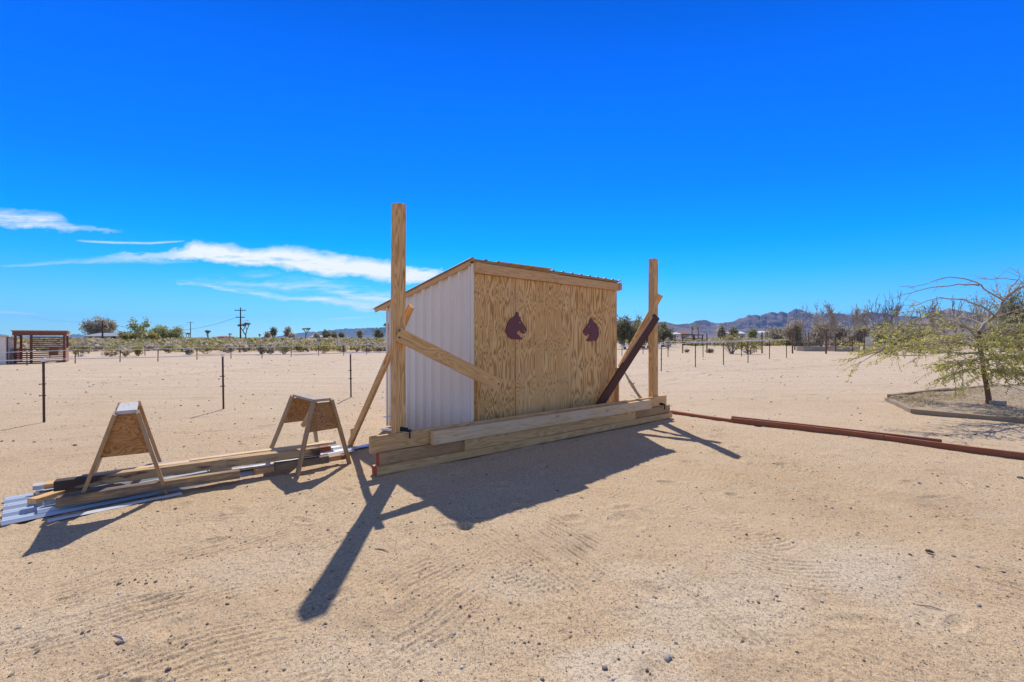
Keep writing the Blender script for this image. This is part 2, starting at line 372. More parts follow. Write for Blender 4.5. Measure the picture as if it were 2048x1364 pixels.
MT['glass'] = plain('dark_window', (0.03, 0.035, 0.045), 0.15, var=0.1, bump=0, spec=0.5)
MT['oldpost'] = wood_mat('dark_post_wood', (0.20, 0.11, 0.07), (0.10, 0.055, 0.035), 0.5, 0.2, (0.12, 0.09, 0.07))
MT['pole'] = plain('utility_pole_wood', (0.07, 0.05, 0.04), 0.9, var=0.3)
MT['wire'] = plain('cable_black', (0.06, 0.07, 0.09), 0.6, var=0.1, bump=0)
MT['concrete'] = plain('concrete', (0.36, 0.32, 0.27), 0.95, var=0.2, scale=20, bump=0.4)
MT['bluetarp'] = plain('blue_tarp', (0.03, 0.16, 0.42), 0.5)
MT['orangething'] = plain('orange_plastic', (0.7, 0.25, 0.05), 0.5)
MT['rock'] = NT('stone').mat
def enddark(L):
    m = NT('stained_beam_wood'); src = MT['old']; v = m.coord('Object', (1, 1, 1)); sp = m.N('ShaderNodeSeparateXYZ'); m.L(v, sp.inputs[0]); x = sp.outputs[0]
    q = m.N('ShaderNodeVectorMath', operation='MULTIPLY'); m.L(v, q.inputs[0]); q.inputs[1].default_value = (2.5, 12, 12)
    n = m.noise(q.outputs[0], 1.0, 6.0, 0.7); q2 = m.N('ShaderNodeVectorMath', operation='MULTIPLY'); m.L(v, q2.inputs[0]); q2.inputs[1].default_value = (3, 70, 70); f = m.noise(q2.outputs[0], 1.0, 3.0, 0.6)
    c = m.mix(f, (0.30, 0.19, 0.09, 1), (0.68, 0.47, 0.24, 1))
    k = m.M('MAXIMUM', m.M('SUBTRACT', 0.36, x), m.M('SUBTRACT', x, L-0.30)); k = m.M('MULTIPLY', m.M('ADD', k, m.M('MULTIPLY', m.M('SUBTRACT', n, 0.5), 1.6)), 5.0, clamp=True)
    c = m.mix(m.M('MULTIPLY', m.M('SUBTRACT', n, 0.56), 9.0, clamp=True), c, (0.10, 0.07, 0.05, 1)); c = m.mix(k, c, (0.075, 0.052, 0.042, 1)); m.bump(f, 0.35, 0.004); return m.done(c, 0.8)

# ------------------------------------------------------------------ ground
def dist_poly(x, y, pts):
    """distance to polyline, signed offset, arclength"""
    best = np.full(x.shape, 1e9); so_ = np.zeros(x.shape); al = np.zeros(x.shape); acc = 0.0
    for (ax, ay), (bx, by) in zip(pts[:-1], pts[1:]):
        dx, dy = bx-ax, by-ay; L2 = dx*dx+dy*dy; L = math.sqrt(L2)
        t = np.clip(((x-ax)*dx+(y-ay)*dy)/L2, 0, 1)
        px = x-(ax+t*dx); py = y-(ay+t*dy); d = np.hypot(px, py)
        k = d < best; best = np.where(k, d, best)
        so_ = np.where(k, (px*(-dy)+py*dx)/L, so_); al = np.where(k, acc+t*L, al); acc += L
    return best, so_, al
TRACKS = [  # photo pixels, width, kind, period, amplitude
    ([(1020,1010),(1150,1080),(1260,1150),(1400,1245),(1620,1400)], 0.60, 'long', 0.040, 0.009),
    ([(900,1010),(1060,1120),(1180,1220),(1330,1400)], 0.45, 'long', 0.040, 0.005),
    ([(880,1080),(1000,1110),(1110,1190),(1160,1290)], 0.50, 'trans', 0.045, 0.006),
    ([(1090,950),(1200,975),(1330,1000),(1470,1045),(1560,1100),(1600,1180)], 0.62, 'trans', 0.050, 0.008),
    ([(1240,930),(1370,945),(1500,965),(1600,1000)], 0.40, 'trans', 0.055, 0.006),
    ([(1400,1070),(1560,1060),(1700,1040),(1830,1010),(1920,975),(2040,930)], 0.55, 'trans', 0.055, 0.009),
    ([(1880,990),(1930,1060),(1955,1150),(1960,1280),(1940,1400)], 0.50, 'trans', 0.055, 0.007),
    ([(2010,1000),(2060,1100),(2090,1250)], 0.45, 'trans', 0.055, 0.007),
    ([(1500,925),(1640,950),(1800,985),(1950,1040)], 0.40, 'trans', 0.06, 0.006),
    ([(1350,900),(1560,915),(1760,950)], 0.45, 'long', 0.06, 0.006),
    ([(330,1160),(560,1110),(700,1060),(860,1040)], 0.50, 'long', 0.040, 0.006),
    ([(380,1040),(560,1020),(700,990)], 0.40, 'long', 0.045, 0.005),
    ([(-60,1240),(150,1180),(330,1120),(560,1060)], 0.55, 'long', 0.05, 0.006),
    ([(-40,1310),(200,1240),(420,1180)], 0.5, 'long', 0.05, 0.007),
    ([(200,1380),(420,1300),(600,1260),(780,1180),(900,1120)], 0.55, 'long', 0.045, 0.006),
    ([(500,1400),(700,1330),(860,1250),(960,1170)], 0.45, 'long', 0.045, 0.005),
    ([(-200,905),(100,880),(400,860),(560,850),(640,830)], 0.5, 'long', 0.12, 0.012),
    ([(-200,935),(100,915),(300,900),(560,870)], 0.35, 'long', 0.10, 0.010),
    ([(-200,840),(100,815),(300,800),(700,765)], 0.6, 'long', 0.15, 0.014),
    ([(1500,800),(1650,790),(1900,760)], 0.9, 'long', 0.22, 0.016),
    ([(1350,770),(1560,748),(1800,745)], 0.9, 'long', 0.22, 0.016),
    ([(1340,810),(1480,800),(1700,805),(1780,800)], 0.7, 'long', 0.16, 0.012),
    ([(1400,835),(1560,850),(1800,850),(2000,870)], 0.7, 'long', 0.12, 0.010),
]
FAR_TRACKS = [([(230,765),(330,753),(420,745),(560,735),(700,719),(780,716)], 0.32, 0.05),
              ([(260,745),(330,732),(420,726),(530,727),(560,733),(500,742)], 0.3, 0.03),
              ([(1300,745),(1450,722),(1700,716)], 0.4, 0.03), ([(1280,775),(1420,745),(1720,728)], 0.35, 0.03),
              ([(0,770),(180,752),(330,738)], 0.35, 0.03), ([(-100,840),(60,820),(200,805),(420,795)], 0.25, 0.025)]
def ground_height(x, y):
    r = np.hypot(x, y)
    near = np.clip((60-r)/45, 0, 1)
    h = 0.030*fbm(x*0.55, y*0.55, 3, 1)*near
    h += 0.020*fbm(x*2.3+5, y*2.3, 3, 5)*np.clip((40-r)/25, 0, 1)
    nn = np.clip((14-r)/8, 0, 1)
    sel = r < 14
    xs, ys = x[sel], y[sel]
    hs = 0.009*fbm(xs*9, ys*9, 3, 11)+0.0055*fbm(xs*28, ys*28, 2, 17)
    # wavy rake marks
    ang = 0.9+1.1*fbm(xs*0.25, ys*0.25, 2, 23)
    q = xs*np.cos(ang)+ys*np.sin(ang)
    msk = np.clip(fbm(xs*0.6+9, ys*0.6, 3, 29)*5-0.2, 0, 1)
    hs += 0.0022*np.sin(q*2*math.pi/0.055+4*fbm(xs*3, ys*3, 2, 31))*msk
    # footprints
    rr = random.Random(5)
    for i in range(150):
        fx, fy = rr.uniform(-5, 6), rr.uniform(1.6, 8); a = rr.uniform(0, 3.14); lx, ly = rr.uniform(.06, .16), rr.uniform(.04, .07)
        dd = (np.abs(xs-fx) < .5) & (np.abs(ys-fy) < .5)
        dx = (xs[dd]-fx)*math.cos(a)+(ys[dd]-fy)*math.sin(a); dy = -(xs[dd]-fx)*math.sin(a)+(ys[dd]-fy)*math.cos(a)
        e = (dx/lx)**2+(dy/ly)**2
        hs[dd] += rr.uniform(.5, 1.5)*(-0.012*np.exp(-e*1.2)+0.006*np.exp(-(np.sqrt(e)-1.4)**2*5))
    h[sel] += hs*nn[sel]
    for pts, w, kind, per, amp in TRACKS:
        pw = [tuple(W(*p))[:2] for p in pts]
        bx0 = min(p[0] for p in pw)-w; bx1 = max(p[0] for p in pw)+w; by0 = min(p[1] for p in pw)-w; by1 = max(p[1] for p in pw)+w
        k = (x > bx0) & (x < bx1) & (y > by0) & (y < by1)
        if not k.any(): continue
        xs, ys = x[k], y[k]; d, s, a = dist_poly(xs, ys, pw)
        wob = 0.3*fbm(xs*4, ys*4, 2, 41)*per*2
        m = np.clip((w/2-d)/(0.3*w), 0, 1)*np.clip(fbm(xs*2.4, ys*2.4, 3, 43)*7+0.7, 0, 1)
        ph = (s+wob)/per if kind == 'long' else (a+s*s*.8+wob)/per
        am = amp*(0.52 if kind == 'long' else .36)*(0.55+0.9*vn(xs*5, ys*5, 49)); h[k] += m*(am*(np.sin(2*math.pi*ph)+.35*np.sin(2*math.pi*ph*.5+3))-amp*0.4)
    for pts, w, dep in FAR_TRACKS:
        pw = [tuple(W(*p))[:2] for p in pts]; bx0 = min(p[0] for p in pw)-w; bx1 = max(p[0] for p in pw)+w; by0 = min(p[1] for p in pw)-w; by1 = max(p[1] for p in pw)+w
        k = (x > bx0) & (x < bx1) & (y > by0) & (y < by1)
        if not k.any(): continue
        xs, ys = x[k], y[k]; d, s, a = dist_poly(xs, ys, pw)
        e = d/(w*0.5)
        h[k] += dep*(-np.exp(-e*e*2)+0.8*np.exp(-(e-1.7)**2*2))*np.clip(fbm(xs*1.1, ys*1.1, 2, 47)*4+0.8, 0, 1)
    return h
BLOBS = [(1240,1330,.42,.22,1.0),(1480,1225,.75,.40,.62),(1650,1130,.9,.45,.5),(1800,1180,.5,.5,.4),(1500,1010,.7,.35,.35),(1280,1140,.4,.16,.45),(130,1250,.6,.3,.35),(520,1130,.5,.3,.3),(800,1320,.5,.2,.3),(1040,1170,.4,.25,.3),
 (1560,1010,.75,.30,-.55),(1870,1000,.6,.4,-.5),(1100,1090,.5,.25,-.35),(1460,1330,.5,.12,-.5),(700,1230,.35,.12,-.35),(150,1310,.4,.12,-.45),(1940,1330,.6,.3,-.25),(330,1230,.5,.2,-.3),(1960,1170,.5,.3,-.3),(900,1230,.6,.2,-.2)]
def build_ground():
    a_f = np.linspace(-math.radians(58), math.radians(58), 1150)
    a_b = np.linspace(math.radians(58), math.radians(302), 62)[1:-1]
    az = np.concatenate([a_f, a_b]); na = len(az)
    r = np.concatenate([[0.25, 0.6, 0.9], np.geomspace(1.15, 9, 860), np.geomspace(9.04, 42, 340), np.geomspace(43, 9400, 70)])
    A, Rr = np.meshgrid(az, r); x = Rr*np.sin(A); y = Rr*np.cos(A)
    z = ground_height(x, y)
    z -= np.clip(Rr-2500, 0, None)**2*2.0e-9
    V = np.stack([x, y, z], -1).reshape(-1, 3)
    nr = len(r); i = np.arange(nr-1)[:, None]*na; j = np.arange(na)[None, :]; j2 = (j+1) % na
    Q = np.stack([i+j, i+j2, i+na+j2, i+na+j], -1).reshape(-1, 4)
    V = np.vstack([V, [[0, 0, 0]]]); c = len(V)-1
    jj = np.arange(na); T = np.stack([np.full(na, c), (jj+1) % na, jj, jj], -1)
    # centre fan as triangles (degenerate fourth index is avoided by pairing)
    pairs = np.array([[c, jj_[1], jj_[0], jj_[0]] for jj_ in []]).reshape(0, 4)
    Tq = np.array([[c, (k+2) % na, (k+1) % na, k] for k in range(0, na, 2)])
    Q = np.vstack([Q, Tq])[:, ::-1]
    m = NT('desert_sand'); v = m.coord('Object', (1, 1, 1))
    big = m.noise(v, 0.35, 5.0, 0.6, 0.5); mid = m.noise(v, 1.7, 5.0, 0.6, 0.3); fine = m.noise(v, 55.0, 3.0, 0.7); gr = m.noise(v, 240.0, 2.0, 0.8)
    far = m.noise(v, 0.05, 4.0, 0.6)
    c = m.mix(m.ramp(big, [(0.35, 0.0), (0.65, 1.0)]), (0.57, 0.395, 0.215, 1), (0.645, 0.475, 0.285, 1))
    tn = m.N('ShaderNodeAttribute', attribute_name='tone').outputs['Fac']
    c = m.mix(m.ramp(mid, [(0.45, 0.0), (0.75, 0.7)]), c, (0.62, 0.475, 0.30, 1))
    c = m.mix(m.M('MULTIPLY', m.M('MAXIMUM', tn, 0.0), 0.85, clamp=True), c, (0.68, 0.565, 0.405, 1))
    c = m.mix(m.M('MULTIPLY', m.M('MAXIMUM', m.M('MULTIPLY', tn, -1.0), 0.0), 0.75, clamp=True), c, (0.40, 0.285, 0.175, 1))
    # the trodden yard farther out is paler and pinker
    sp = m.N('ShaderNodeSeparateXYZ'); m.L(v, sp.inputs[0])
    fy = m.M('DIVIDE', m.M('SUBTRACT', sp.outputs[1], 5.0), 12.0, clamp=True)
    c = m.mix(m.M('MULTIPLY', fy, 0.75), c, (0.72, 0.57, 0.40, 1))
    q_ = m.N('ShaderNodeVectorMath', operation='MULTIPLY'); m.L(v, q_.inputs[0]); q_.inputs[1].default_value = (0.22, 2.2, 1.0)
    strk = m.noise(q_.outputs[0], 1.0, 6.0, 0.65, 0.6)
    c = m.mix(m.M('MULTIPLY', m.ramp(strk, [(0.48, 0.0), (0.62, 1.0)]), m.M('ADD', 0.12, m.M('MULTIPLY', fy, 0.33))), c, (0.50, 0.365, 0.235, 1))
    c = m.mix(m.M('MULTIPLY', m.ramp(strk, [(0.30, 0.6), (0.42, 0.0)]), fy), c, (0.80, 0.67, 0.52, 1))
    fy2 = m.M('DIVIDE', m.M('SUBTRACT', sp.outputs[1], 42.0), 30.0, clamp=True)
    c = m.mix(m.M('MULTIPLY', m.M('MULTIPLY', fy2, m.ramp(far, [(0.4, 0.4), (0.6, 1.0)])), 0.8), c, (0.52, 0.42, 0.27, 1))
    c = m.mix(m.ramp(fine, [(0.36, 0.9), (0.52, 0.0)]), c, (0.37, 0.255, 0.15, 1))
    c = m.mix(m.ramp(gr, [(0.30, 0.6), (0.5, 0.0)]), c, (0.30, 0.22, 0.155, 1))
    c = m.mix(m.ramp(gr, [(0.58, 0.0), (0.74, 0.6)]), c, (0.72, 0.62, 0.50, 1))
    dk = m.vor(v, 34.0); dkm = m.noise(v, 6.0, 3.0, 0.6); dk2 = m.vor(v, 90.0)
    c = m.mix(m.M('MULTIPLY', m.M('LESS_THAN', dk2, 0.25), 0.85), c, (0.22, 0.165, 0.12, 1))
    lt = m.vor(m.coord('Object', (1.31, 1.27, 1)), 60.0); c = m.mix(m.M('MULTIPLY', m.M('LESS_THAN', lt, 0.17), 0.8), c, (0.80, 0.73, 0.62, 1))
    spk = m.M('MULTIPLY', m.M('LESS_THAN', dk, 0.12), m.M('GREATER_THAN', dkm, 0.42))
    c = m.mix(m.M('MULTIPLY', spk, 0.7), c, (0.17, 0.13, 0.11, 1))
    hh = m.M('ADD', m.M('MULTIPLY', fine, 1.0), m.M('MULTIPLY', gr, 0.35))
    m.bump(hh, 0.7, 0.010); m.bsdf.inputs['Specular IOR Level'].default_value = 0.1
    mat = m.done(c, 0.95)
    o = arr_mesh('ground', V, Q, mat, smooth=True)
    tone = np.zeros(len(V)); xx = V[:, 0]; yy = V[:, 1]; wob = fbm(xx*1.3, yy*1.3, 4, 201)
    for px, py, rx, ry, k in BLOBS:
        c_ = W(px, py); e_ = np.sqrt(((xx-c_.x)/rx)**2+((yy-c_.y)/ry)**2)+wob*1.1
        tone += k*np.clip((1.0-e_)*2.2, 0, 1)
    tone += .22*fbm(xx*2.2, yy*2.2, 4, 211)*(np.hypot(xx, yy) < 60)
    at = o.data.attributes.new('tone', 'FLOAT', 'POINT'); at.data.foreach_set('value', tone.astype(np.float32)); tag(o, 'pale sandy desert ground with tyre ripples', None, kind='structure')
    return o
build_ground()
def gz(x, y): return float(ground_height(np.array([float(x)]), np.array([float(y)]))[0])

# pebbles
ICO_V = np.array([(-0.526, 0, 0.851), (0.526, 0, 0.851), (-0.526, 0, -0.851), (0.526, 0, -0.851), (0, 0.851, 0.526), (0, 0.851, -0.526), (0, -0.851, 0.526), (0, -0.851, -0.526), (0.851, 0.526, 0), (-0.851, 0.526, 0), (0.851, -0.526, 0), (-0.851, -0.526, 0)])
ICO_F = np.array([(0,4,1),(0,9,4),(9,5,4),(4,5,8),(4,8,1),(8,10,1),(8,3,10),(5,3,8),(5,2,3),(2,7,3),(7,10,3),(7,6,10),(7,11,6),(11,0,6),(0,1,6),(6,1,10),(9,0,11),(9,11,2),(9,2,5),(7,2,11)])
m = NT('pebble_stone'); g = m.N('ShaderNodeNewGeometry')
cc = m.ramp(g.outputs['Random Per Island'], [(0.0, (0.10, 0.085, 0.07)), (0.3, (0.20, 0.16, 0.12)), (0.6, (0.36, 0.27, 0.18)), (0.85, (0.46, 0.38, 0.29)), (1.0, (0.66, 0.62, 0.56))])
MT['pebble'] = m.done(cc, 0.9)
m = NT('stone'); v = m.coord('Object', (1, 1, 1), 9.0); n = m.noise(v, 25.0, 5.0, 0.65)
oi = m.N('ShaderNodeObjectInfo'); base = m.ramp(oi.outputs['Random'], [(0.0, (0.16, 0.14, 0.125)), (0.5, (0.28, 0.24, 0.20)), (1.0, (0.45, 0.40, 0.34))])
cc = m.mix(n, base, (0.12, 0.10, 0.09, 1)); m.bump(n, 0.5, 0.01); MT['rock'] = m.done(cc, 0.9)
def pebbles():
    n = 62000
    az = rng.uniform(-0.95, 0.95, n); r = np.exp(rng.uniform(math.log(1.6), math.log(34), n))
    x = r*np.sin(az); y = r*np.cos(az)
    dens = fbm(x*0.8, y*0.8, 3, 61)+0.5
    keep = rng.uniform(0, 1, n) < np.clip(dens*2.2-0.45, 0.1, 1); x, y, r = x[keep], y[keep], r[keep]; n = len(x)
    s = 0.0015+0.0016*rng.pareto(2.4, n); s = np.clip(s*(0.5+r*0.09), 0.0014, 0.0060+0.0011*r)
    z = ground_height(x, y)
    V = ICO_V[None]*(1+rng.uniform(-0.25, 0.25, (n, 12, 1))); V = V*np.stack([s*rng.uniform(.8, 1.5, n), s*rng.uniform(.8, 1.3, n), s*rng.uniform(.5, .9, n)], -1)[:, None, :]
    t = rng.uniform(0, 6.28, n); c, sn = np.cos(t)[:, None], np.sin(t)[:, None]
    X = V[..., 0]*c-V[..., 1]*sn; Y = V[..., 0]*sn+V[..., 1]*c
    V = np.stack([X+x[:, None], Y+y[:, None], V[..., 2]+(z+s*0.25)[:, None]], -1).reshape(-1, 3)
    Fc = (ICO_F[None]+np.arange(n)[:, None, None]*12).reshape(-1, 3)
    o = arr_mesh('pebbles', V, Fc, MT['pebble'], smooth=False); tag(o, 'small loose pebbles and gravel strewn over the sand', 'gravel', kind='stuff')
pebbles()
def grit():
    n = 130000; az = rng.uniform(-0.95, 0.95, n); r = np.exp(rng.uniform(math.log(1.7), math.log(9.5), n)); x = r*np.sin(az); y = r*np.cos(az)
    keep = rng.uniform(0, 1, n) < np.clip((fbm(x*1.1, y*1.1, 3, 63)+.5)*2.0-.3, .15, 1); x, y, r = x[keep], y[keep], r[keep]; n = len(x)
    s = np.clip(.0011+.0007*rng.pareto(2.6, n), .0011, .0045)*(.7+.11*r); z = ground_height(x, y)
    O = np.array([(1,0,0),(0,1,0),(-1,0,0),(0,-1,0),(0,0,.8),(0,0,-.8)]); Fo = np.array([(0,1,4),(1,2,4),(2,3,4),(3,0,4),(1,0,5),(2,1,5),(3,2,5),(0,3,5)])
    V = O[None]*(1+rng.uniform(-.35, .35, (n, 6, 1)))*s[:, None, None]; t = rng.uniform(0, 6.28, n); c, sn = np.cos(t)[:, None], np.sin(t)[:, None]
    X = V[..., 0]*c-V[..., 1]*sn; Y = V[..., 0]*sn+V[..., 1]*c
    V = np.stack([X+x[:, None], Y+y[:, None], V[..., 2]+(z+s*.35)[:, None]], -1).reshape(-1, 3)
    tag(arr_mesh('sand_grit', V, (Fo[None]+np.arange(n)[:, None, None]*6).reshape(-1, 3), MT['pebble']), 'fine coarse grit scattered in the foreground sand', 'grit', kind='stuff')
grit()
def stone(px, py, size, label, seed, col=None, flat=0.6):
    size *= 0.6
    p = W(px, py); z = gz(p.x, p.y); rr = np.random.default_rng(seed)
    import bmesh
    bm = bmesh.new(); bmesh.ops.create_icosphere(bm, subdivisions=2, radius=size)
    sx, sy, sz = rr.uniform(.8, 1.4), rr.uniform(.8, 1.1), flat*rr.uniform(.8, 1.1)
    for v in bm.verts:
        cv = mnoise.cell_vector(Vector(v.co)/size*1.1+Vector((seed*3.1, 0, 0))); n = mnoise.noise(Vector(v.co)/size*0.9+Vector((seed, 0, 0)))*0.5+mnoise.noise(Vector(v.co)/size*2.5+Vector((0, seed, 0)))*0.25+(cv.x-.5)*.12
        v.co = v.co*(1+n); v.co.x *= sx; v.co.y *= sy; v.co.z *= sz
    me = bpy.data.meshes.new('stone'); bm.to_mesh(me); bm.free(); me.materials.append(col or MT['rock'])
    o = bpy.data.objects.new('stone', me); COL.objects.link(o); o.location = (p.x, p.y, z+size*0.25); o.rotation_euler = (0, 0, seed)
    return tag(o, label, 'stone', 'larger stones lying on the sand')
stone(69, 884, .035, 'dark stone left of the front sawhorse, leftmost of the larger stones', 1)
stone(150, 892, .045, 'dark flat clod on the sand just left of the front sawhorse', 2)
stone(656, 1058, .026, 'pale round stone on the sand left of the long post shadow', 3, MT['concrete'])
stone(1335, 1316, .034, 'whitish angular stone at the bottom edge, near the middle', 4, MT['concrete'])
stone(1209, 1337, .020, 'small dark grey stone at the bottom edge left of the whitish stone', 5)
stone(1352, 1284, .015, 'small grey stone just above the whitish stone at the bottom edge', 12)
stone(1557, 1027+50, .020, 'dark stone lying alone on the open sand right of the shed shadow', 6)
stone(240, 1288, .026, 'grey brown stone with a twig beside it, lower left sand', 7)
stone(203, 1359, .026, 'dark stone at the very bottom edge, lower left', 8)
stone(1310, 1191, .018, 'brown stone on raked sand, lower middle right', 9)
stone(1958, 1210, .020, 'pale grey flat stone on the sand at lower right', 10, MT['concrete'])
stone(2040, 957, .045, 'dark stone at the right edge below the red timber border', 11)
stone(870, 1058-30+25, .014, 'small dark stone near the tip of the shed shadow', 13)
def stick(px0, py0, px1, py1, rad, label, mat):
    a = W(px0, py0); b = W(px1, py1); a.z = gz(a.x, a.y)+rad; b.z = gz(b.x, b.y)+rad
    mb = MB(); mid = (a+b)/2+Vector((0.1*(a-b).y, -0.1*(a-b).x, 0.003)); q = [a, a.lerp(mid, .5), mid, mid.lerp(b, .6), b]
    mb.tube(q, [rad*.6, rad, rad, rad*.8, rad*.4], 6)
    o = mb.build('twig', mat, smooth=True, loc=tuple(a)); tag(o, label, 'twig')
stick(1833, 1208, 1888, 1222, .004, 'thin dry straw coloured twig on the sand at lower right', MT['twig'])
stick(750, 1098, 778, 1104, .004, 'short pale twig beside the long post shadow', MT['twig'])
stick(226, 1272, 250, 1288, .004, 'curved bleached twig by a grey brown stone, lower left', MT['whitewood'])
stick(340, 1206, 368, 1192, .003, 'thin pale stalk on the sand, lower left', MT['straw'])
stick(1850, 1104, 1868, 1109, .012, 'short dark stick lying on the sand, right side', MT['bark'])

# ------------------------------------------------------------------ lumber boards
def board(name, a, b, w, h, mat, parent=None, warp=0.004, rollv=None, seed=None, mats=None, endmi=None, ch=0.004, seg=10):
    """a,b = centre line ends; w across (horizontal), h tall. Local x runs along the board."""
    a = Vector(a); b = Vector(b); d = b-a; L = d.length; d.normalize()
    up = Vector(rollv) if rollv is not None else Vector((0, 0, 1))
    side = up.cross(d)
    if side.length < 1e-3: side = Vector((1, 0, 0))
    side.normalize(); u = d.cross(side)
    rr = random.Random(seed if seed is not None else int(abs(a.x*1000+b.y*777+w*5000)))
    cs = [(-w/2+ch, -h/2), (w/2-ch, -h/2), (w/2, -h/2+ch), (w/2, h/2-ch), (w/2-ch, h/2), (-w/2+ch, h/2), (-w/2, h/2-ch), (-w/2, -h/2+ch)]
    V = []; ph = rr.uniform(0, 6); k1 = rr.uniform(-1, 1)*warp; k2 = rr.uniform(-1, 1)*warp
    for i in range(seg+1):
        t = i/seg; bx = k1*math.sin(math.pi*t)*2+k2*math.sin(2*math.pi*t+ph)*.5; tw = k2*2*(t-.5)
        for (y, z) in cs:
            V.append((L*t, y+bx-z*tw+rr.uniform(-1, 1)*.0006, z+y*tw+k1*math.sin(math.pi*t)+rr.uniform(-1, 1)*.0006))
    n = 8; Fs = [(i*n+j, i*n+(j+1) % n, (i+1)*n+(j+1) % n, (i+1)*n+j) for i in range(seg) for j in range(n)]
    mi = [0]*len(Fs); Fs += [tuple(range(n))[::-1], tuple(seg*n+j for j in range(n))]; mi += [1 if endmi else 0]*2
    me = bpy.data.meshes.new(name); me.from_pydata(V, [], Fs)
    for mt in ([mat]+([endmi] if endmi else [])): me.materials.append(mt)
    me.polygons.foreach_set('material_index', mi); me.update()
    o = bpy.data.objects.new(name, me); COL.objects.link(o)
    rot = Matrix((d, side, u)).transposed().to_4x4(); mw = Matrix.Translation(a) @ rot
    if parent is None: o.matrix_world = mw
    else:
        o.parent = parent; bpy.context.view_layer.update()
        o.matrix_basis = Matrix.Translation(parent.location).inverted() @ mw if parent.rotation_euler.z == 0 else (Matrix.Translation(parent.location) @ parent.rotation_euler.to_matrix().to_4x4()).inverted() @ mw
    return o
def board_px(pL, pR, z0, w, h, mat, zR=None, **k):
    """front bottom edge through two photo pixels at height z0 (a board lying there)"""
    a = W(*pL, z0); b = W(*pR, z0 if zR is None else zR)
    d = (b-a); d.z = 0; d.normalize(); n = Vector((-d.y, d.x, 0))
    off = n*(w/2)+Vector((0, 0, h/2))
    return board('lumber', a+off, b+off, w, h, mat, **k)
G1 = 'long boards stacked in front of the shed'
zb = .012
a0 = W(752, 953, zb); a1 = W(1344.5, 835, zb)
pd = (a1-a0).normalized(); pn = Vector((-pd.y, pd.x, 0))
def pl(along, n, z): return a0+pd*along+pn*n+Vector((0, 0, z-zb))
def onplank(px, n, z):               # along coordinate where the photo column px meets the line at offset n
    k = (px-1024)/F; o = a0+pn*n
    return (k*o.y-o.x)/(pd.x-k*pd.y)
PL = (a1-a0).length
def plank(x0, x1, n, z, w, h, mat, label, endmi=None, dz=0.0, **k):
    s0 = onplank(x0, n, z); s1 = onplank(x1, n, z)
    o = board('beam', pl(s0, n+w/2, z+h/2), pl(s1, n+w/2, z+h/2+dz), w, h, mat, endmi=endmi, **k)
    return tag(o, label, 'beam', G1)
plank(754, 1344.5, 0.0, zb, .14, .090, MT['lumber'], 'long beam lying on the sand in front of the shed, lowest of the stack, with a red painted end', MT['redend'], seed=3)
plank(758.5, 1340, .055, zb+.093, .088, .135, MT['lumber_brown'], 'brown beam on edge, middle layer and rear of the stack, with a red painted end', MT['redend'], seed=4)
plank(930, 1271, .004, zb+.093, .045, .137, MT['lumber'], 'shorter board on edge in the middle layer, in front of the brown beam', seed=5)
plank(741.5, 1333, .075, zb+.232, .05, .180, MT['lumber'], 'wide top board clamped to both tall posts in front of the shed', seed=6)
plank(867, 1303, -.022, zb+.236, .075, .155, MT['lumber_pale'], 'pale weathered top board leaning against the clamped board, with knots', seed=7, rollv=(pn.x*.06, pn.y*.06, 1))

# ------------------------------------------------------------------ tall posts and braces
lp = pl(onplank(797.5, .19, 0), .19, 0); rp = pl(onplank(1306.5, .19, 0), .19, 0)
def ray_at(px, py, Y): return P(px, py, Y)
zl = H-(409-HOR)/F*lp.y; zr = H-(518-HOR)/F*rp.y
PWL, PWR = .128, .125
lroot = empty('braced_post', (lp.x, lp.y, 0)); tag(lroot, 'tall square timber post at the left of the shed, propped by wooden braces', 'post', 'braced posts beside the shed')
board('post', (lp.x, lp.y, -.1), (lp.x, lp.y, zl), PWL, PWL, MT['post'], lroot, rollv=tuple(pn), warp=.006, ch=.005)
# front brace: from the post to the shed front
A = P(803, 665, lp.y-.12); 
o = board('brace', P(795, 668, lp.y-.12), P(1000, 771, 5.60), .045, .155, MT['lumber'], lroot, rollv=(0, 0, 1), warp=.01); tag(o, 'thick weathered front brace')
mb = MB(); pts = [P(966, 748, 5.555), P(975, 753, 5.555), P(992, 763, 5.562), P(1000, 767, 5.565), P(998, 770, 5.565), P(985, 762, 5.560), P(972, 754, 5.556)]
mb.prism(pts, (0, .02, 0)); o = mb.build('split_crack', MT['olddark']); o.parent = lroot; o.matrix_parent_inverse = Matrix.Translation(lroot.location).inverted()
for zz in (.62, .70):
    mb = MB(); q = P(799, 668, lp.y-.150)+Vector((0, 0, zz-.66)); mb.tube([q, q+Vector((0, .02, 0))], .009, 8); o = mb.build('bolt_head', MT['black']); o.parent = lroot; o.matrix_parent_inverse = Matrix.Translation(lroot.location).inverted()
o = board('brace', P(823, 612, lp.y+.02), W(700, 889, 0), .045, .085, MT['post'], lroot, rollv=(0, 0, 1)); 
sp_ = W(703, 887, 0); board('stake', (sp_.x+.02, sp_.y-.02, -.05), (sp_.x+.02, sp_.y-.02, .21), .04, .05, MT['lumber'], lroot, rollv=(0, 1, 0))
rroot = empty('braced_post', (rp.x, rp.y, 0)); tag(rroot, 'tall square timber post at the right of the shed, with a dark brown painted brace', 'post', 'braced posts beside the shed')
board('post', (rp.x, rp.y, -.1), (rp.x, rp.y, zr), PWR, PWR, MT['post'], rroot, rollv=tuple(pn), warp=.006, ch=.005)
board('brace', P(1321, 590, rp.y+.12), P(1240, 735, 8.6), .045, .10, MT['post'], rroot, rollv=(0, 0, 1))
o = board('brace', P(1313, 633, rp.y-.14), P(1194, 818, 7.72), .05, .14, MT['darkbrown'], rroot, rollv=(0, 0, 1), warp=.002); tag(o, 'dark brown painted brace')
